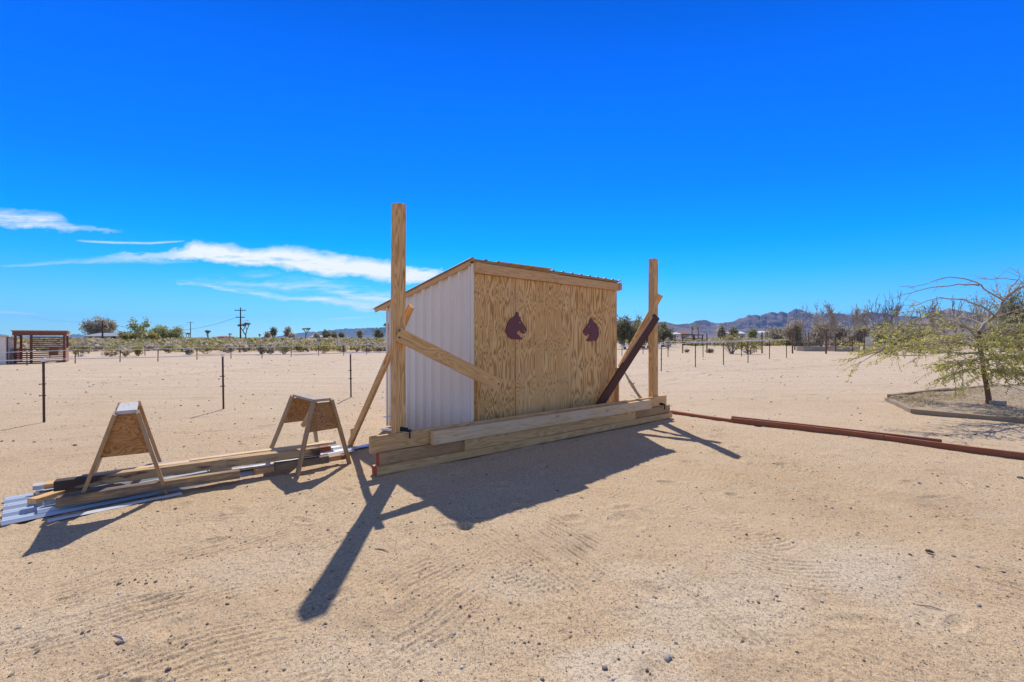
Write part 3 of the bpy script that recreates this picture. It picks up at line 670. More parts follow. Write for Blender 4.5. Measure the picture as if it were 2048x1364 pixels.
mb = MB(); q = [P(1248, 742, 8.9), P(1256, 757, 8.85), P(1264, 770, 8.8), P(1274, 786, 8.75), P(1284, 800, 8.7), P(1290, 812, 8.6)]
mb.tube(q, [.014, .020, .032, .026, .030, .026], 7)
mb.tube([q[2], q[2]+Vector((.05, 0, .05))], [.018, .008], 5); mb.tube([q[3], q[3]+Vector((-.05, 0, .03))], [.018, .008], 5)
o = mb.build('branch_brace', MT['deadwood'], None, smooth=True); o.parent = rroot; o.matrix_parent_inverse = Matrix.Translation(rroot.location).inverted(); tag(o, 'knotty branch used as a rear prop')

# bar clamps
def clamp(p, along, nrm, label, sz=1.0):
    r = empty('bar_clamp', tuple(p)); tag(r, label, 'clamp', 'bar clamps on the top board')
    mb = MB(); a = Vector(p)-nrm*.10*sz; b = Vector(p)+nrm*.30*sz; mb.bar(a, b, .010, .022); 
    o = mb.build('bar', MT['alum']); o.parent = r; o.matrix_parent_inverse = Matrix.Translation(r.location).inverted()
    mb = MB(); mb.bar(Vector(p)-nrm*.09*sz+Vector((0, 0, .01)), Vector(p)+nrm*.07*sz+Vector((0, 0, .014)), .026, .03); mb.tube([Vector(p)-nrm*.09*sz, Vector(p)-nrm*.09*sz-Vector((0, 0, .075))], .011, 6); mb.bar(Vector(p)-nrm*.105*sz+Vector((0, 0, .012)), Vector(p)-nrm*.02*sz+Vector((0, 0, .012)), .034, .02)
    o = mb.build('jaw', MT['black']); o.parent = r; o.matrix_parent_inverse = Matrix.Translation(r.location).inverted()
    mb = MB(); mb.tube([Vector(p)-nrm*.06*sz+Vector((0, 0, .03)), Vector(p)+nrm*.06*sz+Vector((0, 0, .035))], .013, 8)
    o = mb.build('handle', MT['black'], smooth=True); o.parent = r; o.matrix_parent_inverse = Matrix.Translation(r.location).inverted()
tl = zb+.232+.18
clamp(pl(onplank(806, .10, tl), .10, tl+.012), pd, (pn*1.0+pd*-.55).normalized(), 'black bar clamp gripping the top board beside the left tall post')
clamp(pl(onplank(1322, .06, tl-.17), .06, tl-.165), pd, (pn-pd*.6).normalized(), 'black bar clamp at the right end of the top board', .7)

# ------------------------------------------------------------------ shed
C = W(951.5, 904); D = W(1238, 841)
e = (D-C).normalized(); s_ = Vector((-e.y, e.x, 0)); LF = (D-C).length
C = C+s_*.05; D = D+s_*.05
HS = 2.50; SIDE = 2.28; SLOPE = .192
shed = empty('shed', tuple(C), 0); tag(shed, 'lean-to shed with white ribbed metal side and plywood front bearing two horse heads', 'shed')
def sh(mb, name, mats, smooth=False):
    o = mb.build(name, mats, None, smooth=smooth); o.parent = shed; o.matrix_parent_inverse = Matrix.Translation(shed.location).inverted(); return o
def S(a, n, z): return C+e*a+s_*n+Vector((0, 0, z))
FT = HS-.015                                   # top of the header
def plane_px(px, py, n):                     # photo pixel -> (a, z) on the front plane offset n
    k = (px-1024)/F; o = C+s_*n; a = (k*o.y-o.x)/(e.x-k*e.y); p = o+e*a
    return a, H-(py-HOR)/F*p.y
seam1 = plane_px(1031, 700, 0)[0]; seam2 = plane_px(1141, 700, 0)[0]
def plywood():
    nx, nz = 620, 300; x = np.linspace(0, LF, nx); zt = HS-.15; z = np.linspace(.03, zt, nz)
    X, Z = np.meshgrid(x, z)
    pan = np.where(X < seam1, 0, np.where(X < seam2, 1, 2))
    f = np.zeros_like(X); knot = np.zeros_like(X)
    rr = random.Random(3)
    for p in range(3):
        k = pan == p; xs = X[k]; zs = Z[k]; o = 31.7*p
        fx, fz = ((5.0, .30), (6.2, .32), (4.2, .55))[p]
        v = 1.25*fbm(xs*fx+o, zs*fz+o, 2, 71+p)+.30*fbm(xs*15+o, zs*1.0, 2, 81)+xs*(1.6 if p < 2 else .5)
        x0, x1 = ((0, seam1), (seam1, seam2), (seam2, LF))[p]
        rows = ((2.12, 1.62, 1.28, .62), (2.05, 1.40, .80), (1.95, 1.05, .45))[p]
        kk = np.zeros_like(xs)
        for zr_ in rows:
            xx = x0+.03
            while xx < x1-.02:
                zk = zr_+rr.uniform(-.03, .03); amp = rr.uniform(.15, .42)*(1 if p < 2 else .6)
                dx = (xs-xx)/.026; dz = (zs-zk)/.13
                v += amp*np.exp(-np.abs(dx)**1.5-np.abs(dz)**1.3)
                if rr.random() < .75:
                    s1 = rr.uniform(.008, .015)
                    kk = np.maximum(kk, np.exp(-((xs-xx)/s1)**2-((zs-zk)/(s1*1.5))**2)*rr.uniform(.5, 1))
                xx += rr.uniform(.05, .10)
        f[k] = v; knot[k] = kk
    t = (f*9.5) % 1.0
    line = np.where(t < .62, (t/.62)**3.0, 1-(t-.62)/.38)
    big = fbm(X*1.1, Z*.6, 3, 91)+.5
    g = .72*line*(0.45+big)+.10*(fbm(X*140, Z*6, 2, 95)+.5)
    g = np.where((np.abs(X-seam1) < .004) | (np.abs(X-seam2) < .004), 1.1, g)
    g += .06*(pan == 0)+.10*np.clip(fbm(X*2.5, Z*.5, 3, 99)*3, 0, 1)
    V = np.stack([C.x+e.x*X, C.y+e.y*X, Z], -1).reshape(-1, 3)-np.array(C)
    i = np.arange(nz-1)[:, None]*nx; j = np.arange(nx-1)[None]
    Q = np.stack([i+j, i+j+1, i+nx+j+1, i+nx+j], -1).reshape(-1, 4)
    m = NT('plywood'); at = m.N('ShaderNodeAttribute', attribute_name='grain'); ak = m.N('ShaderNodeAttribute', attribute_name='knot')
    c = m.ramp(at.outputs['Fac'], [(0.0, (0.87, 0.56, 0.25)), (.22, (0.79, 0.46, 0.165)), (.55, (0.54, 0.27, 0.075)), (1.0, (0.32, 0.145, 0.04))])
    c = m.mix(ak.outputs['Fac'], c, (.13, .065, .03, 1))
    v = m.coord('Object', (1, 1, 1)); st = m.noise(v, 1.6, 5.0, .6)
    c = m.mix(m.ramp(st, [(.5, 0.0), (.8, .35)]), c, (.62, .42, .24, 1))
    m.bump(at.outputs['Fac'], .2, .003)
    mat = m.done(c, .7)
    o = arr_mesh('plywood_front', V, Q, mat, None, True); o.parent = shed
    for nm, arr in (('grain', g), ('knot', knot)):
        a = o.data.attributes.new(nm, 'FLOAT', 'POINT'); a.data.foreach_set('value', arr.reshape(-1).astype(np.float32))
    sol = o.modifiers.new('thick', 'SOLIDIFY'); sol.thickness = .012; sol.offset = -1.0
plywood()
# header boards
def hb(name, a0_, a1_, z0, z1, n0, n1, mat, dz=0):
    o = board(name, S(a0_, (n0+n1)/2, (z0+z1)/2), S(a1_, (n0+n1)/2, (z0+z1)/2+dz), abs(n1-n0), z1-z0, mat, shed, rollv=(0, 0, 1), warp=.001); return o
hb('header_board', -.01, LF*.50, HS-.150, HS-.01, -.045, -.004, MT['header'])
hb('header_board', LF*.50+.003, LF+.04, HS-.152, HS-.02, -.045, -.004, MT['header'])
hb('header_block', LF-.01, LF+.05, HS-.145, HS-.012, -.085, -.047, MT['header'])
hb('corner_block', -.008, .075, HS-.145, HS-.012, -.066, -.047, MT['header'])
# battens at the lower corners
board('corner_batten', S(.055, -.012, .06), S(.055, -.012, .98), .024, .10, MT['post'], shed, rollv=tuple(-s_), warp=.001)
bt = board('corner_batten', S(.05, -.040, .05), S(.05, -.040, .34), .03, .09, MT['lumber'], shed, rollv=tuple(-s_), warp=.001)
board('corner_batten', S(LF-.03, -.02, .0), S(LF-.03, -.02, .95), .04, .085, MT['post'], shed, rollv=tuple(-s_), warp=.001)
# ribbed side walls
def ribbed(pitch, depth, L):
    prof = []; x = 0
    while x < L:
        for dx, dy in ((0, 0), (.028*pitch/.23, depth), (.055*pitch/.23, depth), (.083*pitch/.23, 0), (.105*pitch/.23, .0), (.115*pitch/.23, depth*.18), (.130*pitch/.23, depth*.18), (.140*pitch/.23, 0), (.165*pitch/.23, 0), (.175*pitch/.23, depth*.18), (.190*pitch/.23, depth*.18), (.200*pitch/.23, 0)):
            if x+dx < L: prof.append((x+dx, dy))
        x += pitch
    prof.append((L, 0)); return prof
def side_wall(a, outward, name, label=None):
    mb = MB(); pr = ribbed(.2265, .042, SIDE); V = []; off = outward
    for n, d in pr: V += [S(a-outward*(d+.004), n, .02), S(a-outward*(d+.004), n, HS-.03-SLOPE*n)]
    for n, d in pr: V += [S(a-outward*(d-.002), n, .02), S(a-outward*(d-.002), n, HS-.03-SLOPE*n)]
    K = len(pr); Fs = []
    for i in range(K-1):
        Fs.append((2*i, 2*i+2, 2*i+3, 2*i+1)); Fs.append((2*K+2*i+1, 2*K+2*i+3, 2*K+2*i+2, 2*K+2*i))
    mb.add(V, Fs)
    k = 0.19
    while k < SIDE:
        for zz in (.35, .85, 1.35, 1.75):
            if zz < HS-SLOPE*k-.1: mb.tube([S(a-outward*.004, k, zz), S(a-outward*.012, k, zz)], .008, 6, mi=1)
        k += .2265
    return sh(mb, name, [MT['wall'], MT['alum']])
side_wall(0.0, 1, 'side_wall')
side_wall(LF, -1, 'side_wall')
mb = MB(); mb.bar(S(-.034, -.012, .02), S(-.034, -.012, HS-.03), .016, .02, up=tuple(s_)); mb.bar(S(-.02, -.012, .02), S(-.02, -.012, HS-.03), .012, .03, up=tuple(s_)); sh(mb, 'corner_trim', MT['panel'])
mb = MB(); mb.bar(S(-.034, SIDE+.0, .02), S(-.034, SIDE+.0, HS-.06-SLOPE*SIDE), .03, .03, up=tuple(s_)); sh(mb, 'corner_trim', MT['panel'])
mb = MB(); mb.prism([S(0, SIDE, .02), S(LF, SIDE, .02), S(LF, SIDE, HS-.05-SLOPE*SIDE), S(0, SIDE, HS-.05-SLOPE*SIDE)], s_*.012); sh(mb, 'rear_wall', MT['lumber'])
# sheet roof: deck plus ribbed sheets; the left front sheet sticks out past the header
def roof_pt(a, n, z): return S(a, n, HS+z-SLOPE*n)
BACK = 2.78
mb = MB(); mb.prism([roof_pt(-.05, -.01, .002), roof_pt(LF+.05, -.01, .002), roof_pt(LF+.05, BACK-.04, .002), roof_pt(-.05, BACK-.04, .002)], (0, 0, .013)); sh(mb, 'roof_deck', MT['header'])
def roof_sheet(a0_, a1_, n0, n1, z, n0b=None, pitch=.2265):
    mb = MB(); pr = ribbed(pitch, .022, a1_-a0_); V = []
    for x, d in pr:
        nn = n0 if n0b is None else n0+(n0b-n0)*x/(a1_-a0_)
        V += [roof_pt(a0_+x, nn, z+d), roof_pt(a0_+x, n1, z+d), roof_pt(a0_+x, nn, z+d-.002), roof_pt(a0_+x, n1, z+d-.002)]
    Fs = []
    for i in range(len(pr)-1):
        b = 4*i; Fs += [(b, b+4, b+5, b+1), (b+2, b+3, b+7, b+6), (b, b+2, b+6, b+4)]
    mb.add(V, Fs); return sh(mb, 'roof_sheet', MT['roof'])
roof_sheet(-.09, LF+.06, -.05, BACK, .018)
mb = MB(); mb.prism([roof_pt(.42, -.055, .020), roof_pt(1.40, -.13, .006), roof_pt(1.43, -.05, .020), roof_pt(1.0, .12, .040), roof_pt(.42, .12, .040)], (0, 0, .012)); o = sh(mb, 'loose_roof_board', MT['header']); tag(o, 'loose wooden roof board jutting over the header')
mb = MB(); mb.bar(roof_pt(-.055, -.0, -.028), roof_pt(-.055, BACK-.12, -.028), .02, .055); sh(mb, 'rake_board', MT['header'])
# roof purlin ends under the back eave
mb = MB(); mb.bar(S(-.02, SIDE+.09, HS-SLOPE*(SIDE+.09)-.04), S(LF+.02, SIDE+.09, HS-SLOPE*(SIDE+.09)-.04), .04, .07); sh(mb, 'eave_beam', MT['header'])
# horse heads
HL = [(540,172),(552,200),(563,178),(570,235),(590,255),(592,245),(598,262),(590,272),(604,300),(622,330),(640,365),(658,385),(672,405),(690,440),(672,452),(662,480),(648,492),(640,488),(628,490),(612,478),(604,460),(590,448),(572,446),(556,452),(545,462),(542,480),(552,500),(566,515),(585,530),(600,548),(620,562),(632,574),(618,578),(600,572),(590,580),(560,574),(530,570),(505,576),(490,566),(465,574),(450,560),(430,550),(415,530),(400,505),(390,480),(392,460),(382,440),(392,425),(392,395),(402,370),(408,345),(425,320),(432,295),(448,282),(458,262),(475,262),(490,248),(510,240),(520,225),(526,205)]
HR = [(1627,262),(1640,285),(1655,308),(1668,312),(1680,330),(1700,342),(1712,362),(1724,385),(1730,410),(1740,430),(1737,455),(1745,480),(1738,510),(1736,540),(1722,562),(1712,585),(1692,602),(1680,592),(1655,590),(1640,604),(1615,600),(1600,606),(1580,598),(1562,592),(1568,580),(1582,566),(1598,550),(1610,535),(1620,515),(1618,498),(1606,488),(1590,490),(1578,500),(1570,515),(1556,524),(1545,515),(1535,500),(1522,480),(1514,460),(1520,445),(1532,430),(1545,415),(1558,400),(1572,375),(1585,360),(1590,345),(1602,325),(1606,300),(1612,292),(1618,275)]
def horse(poly, eye, nost, label):
    def q(x, y, n): a, z = plane_px(960+x/7.314, 600+y/7.314, n); return S(a, n, z)
    mb = MB(); P2 = [q(x, y, -.017) for x, y in poly]
    me = bpy.data.meshes.new('horse_head')
    import bmesh
    bm = bmesh.new(); vs = [bm.verts.new(p) for p in P2]; f = bm.faces.new(vs)
    ext = bmesh.ops.extrude_face_region(bm, geom=[f]); 
    for v in [g for g in ext['geom'] if isinstance(g, bmesh.types.BMVert)]: v.co += s_*.016
    bmesh.ops.triangulate(bm, faces=[ff for ff in bm.faces if len(ff.verts) > 4]); bmesh.ops.recalc_face_normals(bm, faces=bm.faces)
    bm.to_mesh(me); bm.free(); me.materials.append(MT['horsepaint'])
    o = bpy.data.objects.new('horse_head', me); COL.objects.link(o); o.parent = shed; o.matrix_parent_inverse = Matrix.Translation(shed.location).inverted(); tag(o, label)
    for nm, (x, y), r in (('eye', eye, .009), ('nostril', nost, .008)):
        mb = MB(); c0 = q(x, y, -.0175); mb.prism([c0+e*r*1.3*math.cos(t)+Vector((0, 0, r*.7*math.sin(t))) for t in [i*math.pi/4 for i in range(8)]], -s_*.001)
        k = mb.build(nm, MT['lumber_pale']); k.parent = o
horse(HL, (583, 330), (645, 452), 'maroon horse head cut-out with open mouth, facing right')
horse(HR, (1596, 388), (1542, 492), 'maroon horse head cut-out with open mouth, facing left')

# ------------------------------------------------------------------ sawhorses
def sawhorse(top_near, top_far, half_top, feet_near, feet_far, zt, label, topmat, groupname, strut=False):
    """feet_*: (left, right) world points; top_*: ridge end centres"""
    r = empty('sawhorse', tuple((feet_near[0]+feet_far[1])/2*Vector((1, 1, 0)) if False else ((feet_near[0].x+feet_far[1].x)/2, (feet_near[0].y+feet_far[1].y)/2, 0)))
    tag(r, label, 'sawhorse', groupname)
    ax = (top_far-top_near); ax.z = 0; ax.normalize(); sd = Vector((ax.y, -ax.x, 0))
    board('top_board', Vector((*top_near.xy, zt)), Vector((*top_far.xy, zt)), half_top*2, .028, topmat, r, warp=.001)
    legs = {}
    for end, tp, ft in (('n', top_near, feet_near), ('f', top_far, feet_far)):
        for i, sgn in ((0, -1), (1, 1)):
            a = Vector((*(tp+sd*sgn*(half_top+.004)).xy, zt-.004)); b = ft[i].copy(); b.z = 0
            dd = (a-b).normalized(); legs[end, i] = (a, b)
            board('leg', b, a+dd*.0, .03, .07, MT['horse_leg'], r, rollv=tuple(ax), warp=.002)
    for end, tp, sg in (('n', top_near, 1), ('f', top_far, -1)):
        pts = []
        for i, z in ((0, .445), (1, .445), (1, zt-.03), (0, zt-.03)):
            a, b = legs[end, i]; t = (z-b.z)/(a.z-b.z); p = b.lerp(a, t); p = p+sd*(.012 if i == 0 else -.012); pts.append(p+ax*sg*.012)
        mb = MB(); mb.prism(pts, ax*sg*.012)
        o = mb.build('gusset', MT['gusset'], None); o.parent = r; o.matrix_parent_inverse = Matrix.Translation(r.location).inverted()
        # grain along x of its own
    if strut:
        m0 = Vector((*(top_near.lerp(top_far, .30)).xy, zt-.02)); m1 = Vector((*(top_near.lerp(top_far, .42)-sd*.12).xy, .47)); board('strut', m0, m1, .03, .07, MT['lumber'], r, rollv=tuple(ax))
    mb = MB()
    return r
zt = .85
def fp(p, dn): return p+dn
A1, B1 = W(155, 1015), W(334, 989)
ax1 = Vector((-.62, .785, 0)).normalized(); 
tn = P(253, 824, .65*F/149); tn.z = zt; tf = tn+ax1*.62
back = Vector((-.63, .777, 0))*.98
sawhorse(tn, tf, .070, (A1, B1), (A1+back+(B1-A1)*.05, B1+back), zt, 'front sawhorse standing over the left end of the lumber pile, with a pale worn top', MT['whitewood'], 'plywood gusset sawhorses')
zt = .79
A2, B2 = W(594, 953), W(699, 928)
ax2 = Vector((-.70, .714, 0)).normalized()
tn = P(645, 800, .71*F/125); tn.z = zt; tf = tn+ax2*.66
back = ax2*1.02
sawhorse(tn, tf, .098, (A2, B2), (A2+back, B2+back*.93), zt, 'rear sawhorse at the right end of the lumber pile, with a grey plank top', MT['grey'], 'plywood gusset sawhorses', True)

# ------------------------------------------------------------------ lumber pile on metal sheets
def sheet(a, d, n, L, w, z, label, mat, name='metal_sheet', pitch=.2265, tilt=0.0, depth=.024, bend=0.0):
    mb = MB(); pr = ribbed(pitch, depth, w); V = []; K = 8; rows = K+1
    for x, dd in pr:
        for i in range(rows):
            t = i/K; bz = bend*math.sin(t*7+x*5)*.5+.002*math.sin(x*30+t*11)
            p = a+d*(L*t)+n*x; V.append((p.x, p.y, z+dd+bz+tilt*t))
    M_ = len(V)
    V += [(x, y, zz-.0015) for x, y, zz in V]; Fs = []
    for k in range(len(pr)-1):
        for i in range(K):
            q = (k*rows+i, k*rows+i+1, (k+1)*rows+i+1, (k+1)*rows+i); Fs.append(q); Fs.append(tuple(M_+t for t in q[::-1]))
    mb.add(V, Fs); o = mb.build(name, mat, loc=tuple(a)); return tag(o, label, 'metal sheet', 'ribbed metal sheets under the lumber pile')
o2 = W(2, 1053); q2 = W(700, 912); d2 = (q2-o2); L2 = d2.length; d2.normalize(); n2 = Vector((-d2.y, d2.x, 0))
sheet(o2, d2, n2, L2*.88, .93, .006, 'lowest blue grey ribbed metal sheet, reaching farthest left under the lumber pile', MT['sheet'])
sheet(o2+d2*.20+n2*.03, d2, n2, 1.95, .93, .034, 'blue grey ribbed metal sheet lying on the lowest sheet, under the left lumber', MT['sheet'], bend=.006)
sheet(o2+d2*1.5+n2*.04, d2, n2, L2-1.42, .86, .042, 'pale ribbed metal sheet under the right end of the lumber pile', MT['sheetlight'], bend=.008)
sheet(W(95, 1047), (W(218, 1021)-W(95, 1047)).normalized(), n2, .9, .06, .008, 'narrow grey metal flashing strip in front of the lumber pile', MT['sheetlight'], depth=.01)
GP = 'loose boards in the lumber pile beside the shed'
def lum(pL, pR, z, w, h, mat, label, **k): return tag(board_px(pL, pR, z, w, h, MT[mat], **k), label, 'board', GP)
S1 = .062
lum((111, 1016), (480, 957), S1, .10, .080, 'old', 'weathered front beam of the lumber pile, lower layer, with nail holes', seed=1)
lum((88, 1012), (112, 1007), S1, .07, .03, 'whitewood', 'short bleached white board end beside the weathered front beam')
lum((72, 1008), (130, 990), S1+.004, .09, .045, 'lumber', 'yellowish board end sticking out left under the dark beam')
lum((72, 996), (230, 965), S1+.002, .10, .03, 'old', 'thin brown board on the sheets behind the yellowish board end')
MT['stained'] = enddark((W(641, 911, S1+.088)-W(107, 984, S1+.088)).length)
lum((107, 984), (641, 911), S1+.088, .105, .088, 'stained', 'long upper beam of the lumber pile with black stained ends under both sawhorses', endmi=MT['olddark'], seed=2)
lum((88, 979), (470, 926), S1+.05, .13, .045, 'lumber', 'light tan board behind the long upper beam, starting left of the dark end', seed=9)
lum((65, 981), (90, 977), S1+.006, .12, .04, 'whitewood', 'pale grey board end at the rear left of the pile')
lum((150, 966), (640, 896), S1+.10, .14, .04, 'lumber_pale', 'wide pale board on top at the rear of the pile', seed=12)
lum((265, 942), (672, 888), S1+.06, .09, .035, 'grey', 'reddish grey board farthest back in the pile', seed=13)
lum((380, 927), (668, 889), S1+.12, .09, .03, 'lumber_pale', 'pale board laid along the rear top of the pile near the rear sawhorse', seed=14)
lum((512, 950), (549, 943), S1, .08, .055, 'lumber_brown', 'short yellow brown block in front of the pile between the sawhorses')
lum((550, 942), (658, 925), S1, .09, .075, 'old', 'dark brown block beam under the right end of the pile', seed=15)
lum((658, 924), (684, 919), S1, .09, .055, 'lumber_brown', 'small brown block at the right end of the pile')
lum((644, 905), (662, 901), S1+.04, .10, .05, 'redtimber', 'short reddish block end at the right of the pile')
lum((480, 945), (520, 939), S1-.01, .08, .02, 'olddark', 'thin dark board between the weathered beam and the short block')
lum((684, 920), (700, 917), S1, .07, .05, 'redtimber', 'reddish brown end block farthest right in the pile')
mb = MB()
for i in range(2):
    pass
o = sheet(W(690, 906), d2, n2, .38, .12, .03, 'small bright metal offcut beside the rear sawhorse foot', MT['alum'], depth=.008)
o = sheet(W(768, 867), Vector((.8, .6, 0)), Vector((-.6, .8, 0)), .30, .10, .25, 'bright strip of metal trim lying behind the top board beside the left post', MT['alum'], depth=.006)

# ------------------------------------------------------------------ red timber border and planting bed
def timber(pL, pR, h, w, mat, label, z0=0.0, back=0.0, grp='reddish border timbers', cat='border timber', name='border_timber'):
    a = W(*pL, z0); b = W(*pR, z0); d = (b-a).normalized(); n = Vector((-d.y, d.x, 0))
    off = n*(w/2+back)+Vector((0, 0, h/2-.005))
    return tag(board(name, a+off, b+off, w, h, MT[mat], warp=.008, seg=14), label, cat, grp)
timber((1340, 826.5), (1462, 845), .058, .08, 'redtimber', 'low reddish border timber nearest the board stack')
timber((1462, 845), (1767, 881.5), .088, .045, 'redtimber', 'middle reddish border timber running right from the low one')
timber((1768, 881.7), (2120, 928), .086, .045, 'redtimber', 'reddish border timber running out of the right edge of the picture')
timber((1461, 844), (1884, 894.5), .102, .045, 'redtimber', 'thin dark red board standing behind the border timbers', back=.048)
BT = 'timbers round the planting bed'
timber((1823, 827), (2060, 848), .095, .10, 'bedtimber', 'front timber of the planting bed, running to the right edge', grp=BT, cat='bed timber', name='bed_timber')
timber((1769, 802), (1821, 826), .085, .10, 'bedtimber', 'short angled timber at the left corner of the planting bed', grp=BT, cat='bed timber', name='bed_timber')
timber((1784, 797), (1900, 783), .10, .10, 'bedtimber', 'rear left timber of the planting bed', grp=BT, cat='bed timber', name='bed_timber')
timber((1880, 786), (1996, 774), .09, .10, 'bedtimber', 'rear right timber of the planting bed behind the tree', grp=BT, cat='bed timber', name='bed_timber')
def bed_fill():
    poly = [W(1823, 823), W(2120, 846), W(2180, 775), W(1996, 772), W(1900, 781), W(1790, 795), W(1780, 800)]
    cx = sum(p.x for p in poly)/len(poly); cy = sum(p.y for p in poly)/len(poly)
    mb = MB(); V = [(cx, cy, .055)]+[(p.x, p.y, .022) for p in poly]; k = len(poly)
    mid = [(cx+(p.x-cx)*.6, cy+(p.y-cy)*.6, .05) for p in poly]; V += mid
    Fs = [(0, 1+k+i, 1+k+(i+1) % k) for i in range(k)]+[(1+i, 1+(i+1) % k, 1+k+(i+1) % k, 1+k+i) for i in range(k)]
    mb.add(V, Fs); m = NT('bed_soil'); v = m.coord('Object', (1, 1, 1)); n = m.noise(v, 5.0, 6.0, .7); n2 = m.noise(v, 60, 3.0, .7)
    c = m.ramp(n, [(.35, (.27, .20, .13)), (.6, (.42, .32, .21))]); c = m.mix(m.ramp(n2, [(.5, 0.0), (.75, .7)]), c, (.55, .45, .32, 1)); m.bump(n2, .6, .01)
    tag(mb.build('bed_soil', m.done(c, .95), smooth=True), 'straw strewn soil inside the planting bed', kind='structure')
    xs = [p.x for p in poly]; ys = [p.y for p in poly]; pts = []
    from mathutils.geometry import intersect_point_tri_2d
    n = 0; V = []; 
    while n < 10000:
        i = R.randrange(k); a, b = R.random(), R.random()
        if a+b > 1: a, b = 1-a, 1-b
        p = Vector((cx, cy))+(Vector(poly[i].xy)-Vector((cx, cy)))*a+(Vector(poly[(i+1) % k].xy)-Vector((cx, cy)))*b
        if vn(np.array([p.x*1.3]), np.array([p.y*1.3]), 3)[0] < R.uniform(.2, .65): continue
        L = R.uniform(.02, .09); t = R.uniform(0, 6.28); dx, dy = math.cos(t)*L/2, math.sin(t)*L/2; w = R.uniform(.002, .006); wx, wy = -math.sin(t)*w, math.cos(t)*w
        z0 = .052+R.uniform(0, .02); z1 = z0+R.uniform(-.01, .03)
        V += [(p.x-dx-wx, p.y-dy-wy, z0), (p.x-dx+wx, p.y-dy+wy, z0+.002), (p.x+dx+wx, p.y+dy+wy, z1+.002), (p.x+dx-wx, p.y+dy-wy, z1)]; n += 1
    o = arr_mesh('straw_litter', V, np.arange(len(V)).reshape(-1, 4), MT['straw']); tag(o, 'dry straw and twig litter on the planting bed', 'straw', kind='stuff')
bed_fill()
mb = MB(); p = W(1996, 810, .05); mb.box((0, 0, .045), (.30, .14, .09), Matrix.Rotation(.25, 3, 'Z')); o = mb.build('concrete_block', MT['concrete']); o.location = (p.x, p.y, .05); tag(o, 'small grey concrete block on the soil right of the tree trunk', 'block')
bv = o.modifiers.new('b', 'BEVEL'); bv.width = .008

# ------------------------------------------------------------------ fences with tape
ORD = ['first','second','third','fourth','fifth','sixth','seventh','eighth','ninth','tenth','eleventh','twelfth','thirteenth']
def tpost(p, h, mat=None, sz=.022, detail=True):
    r = empty('fence_post', (p.x, p.y, 0))
    def put(mb, name, mt, sm=False):
        o = mb.build(name, mt, None, smooth=sm); o.parent = r; return o
    mb = MB(); mb.box((0, 0, h/2-.1), (sz*1.6, sz*.35, h+.2)); mb.box((0, -sz*.5, h/2-.1), (sz*.3, sz*1.0, h+.2))
    if detail:
        z = .1
        while z < h-.1: mb.box((0, sz*.3, z), (sz*.9, sz*.25, .012)); z += .053
    put(mb, 'post', mat or MT['steel'])
    mb = MB(); mb.tube([(0, 0, h-.055), (0, 0, h-.03), (0, 0, h), (0, 0, h+.012)], [.026, .032, .034, .020], 10); put(mb, 'cap', MT['cap'], True)
    if detail:
        for z in (h*.60, h*.42):
            mb = MB(); mb.tube([(-.055, -.01, z), (-.03, -.01, z), (.03, -.01, z)], [.010, .007, .010], 8); mb.tube([(-.058, -.01, z), (-.052, -.01, z)], .014, 8)
            put(mb, 'insulator', MT['black'], True)
    return r
def tape(pts, label, w=.035, sag=.01, mat='tape', cat='fence tape', grp=None, name='fence_tape'):
    mb = MB()
    for a, b in zip(pts[:-1], pts[1:]):
        prev = None
        for i in range(7):
            t = i/6; p = Vector(a).lerp(Vector(b), t); p.z -= sag*4*t*(1-t)
            if prev is not None: mb.bar(prev, p, .003 if w > .01 else w, w)
            prev = p
    return tag(mb.build(name, MT[mat], loc=tuple(pts[0])), label, cat, grp)
near = [(-90, 850.5, 1.13), (88, 844.5, 1.13), (447, 818, 1.15), (702, 795, 1.13)]
near = [(88, 844.5, 1.13), (447, 818, 1.15), (702, 795, 1.13)]
tops = []
nm = ['nearest and leftmost', 'middle', 'farthest and rightmost']
for i, (x, y, h) in enumerate(near):
    p = W(x, y); r = tpost(p, h); tag(r, f'{nm[i]} of the three near capped steel posts left of the shed', 'fence post', 'near steel fence posts')
    r.rotation_euler = (0.0, R.uniform(-.015, .03), .75); tops.append(Vector((p.x, p.y, h-.015)))
d = (tops[1]-tops[0]); tape([tops[0]-d*1.2]+tops+[tops[2]+(tops[2]-tops[1])*2.0], 'white tape strung along the near steel fence posts left of the shed', .016, .012)
def row(spec, grp, desc, h=None, tapes=(0.0,), w=.04, detail=False, ext0=0, ext1=0, tl=''):
    tp = []
    for i, (x, yt, yf) in enumerate(spec):
        p = W(x, yf); hh = H-(yt-HOR)/F*p.y
        if i == 0: p0, h0 = p, hh
        r = tpost(p, hh, sz=.018+.0005*p.y, detail=detail)
        if not detail: pass
        tag(r, f'{ORD[i]} post from the left {desc}', 'fence post', grp); r.rotation_euler = (0, R.uniform(-.02, .02), .4); tp.append(Vector((p.x, p.y, hh-.02)))
    for k, dz in enumerate(tapes):
        q = [t-Vector((0, 0, dz)) for t in tp]
        if ext0: q = [q[0]+(q[0]-q[1])*ext0]+q
        if ext1: q = q+[q[-1]+(q[-1]-q[-2])*ext1]
        tape(q, tl if k == 0 else tl+', lower line', w, .02, grp=grp+' tape')
row([(54,702,730.8),(150.4,698.7,727),(240,698.2,724),(315.8,696.8,723),(394,695,719.6),(462,694,717.3),(524,693.3,716.3),(582.6,691.7,713.8),(637.3,689.8,711.3),(687.5,689.4,710.9),(733,688.6,709)], 'posts of the far left fence', 'in the far wire fence beyond the yard at left', ext0=2, ext1=1.5, w=.03, tl='thin white tape on the far left fence beyond the yard')
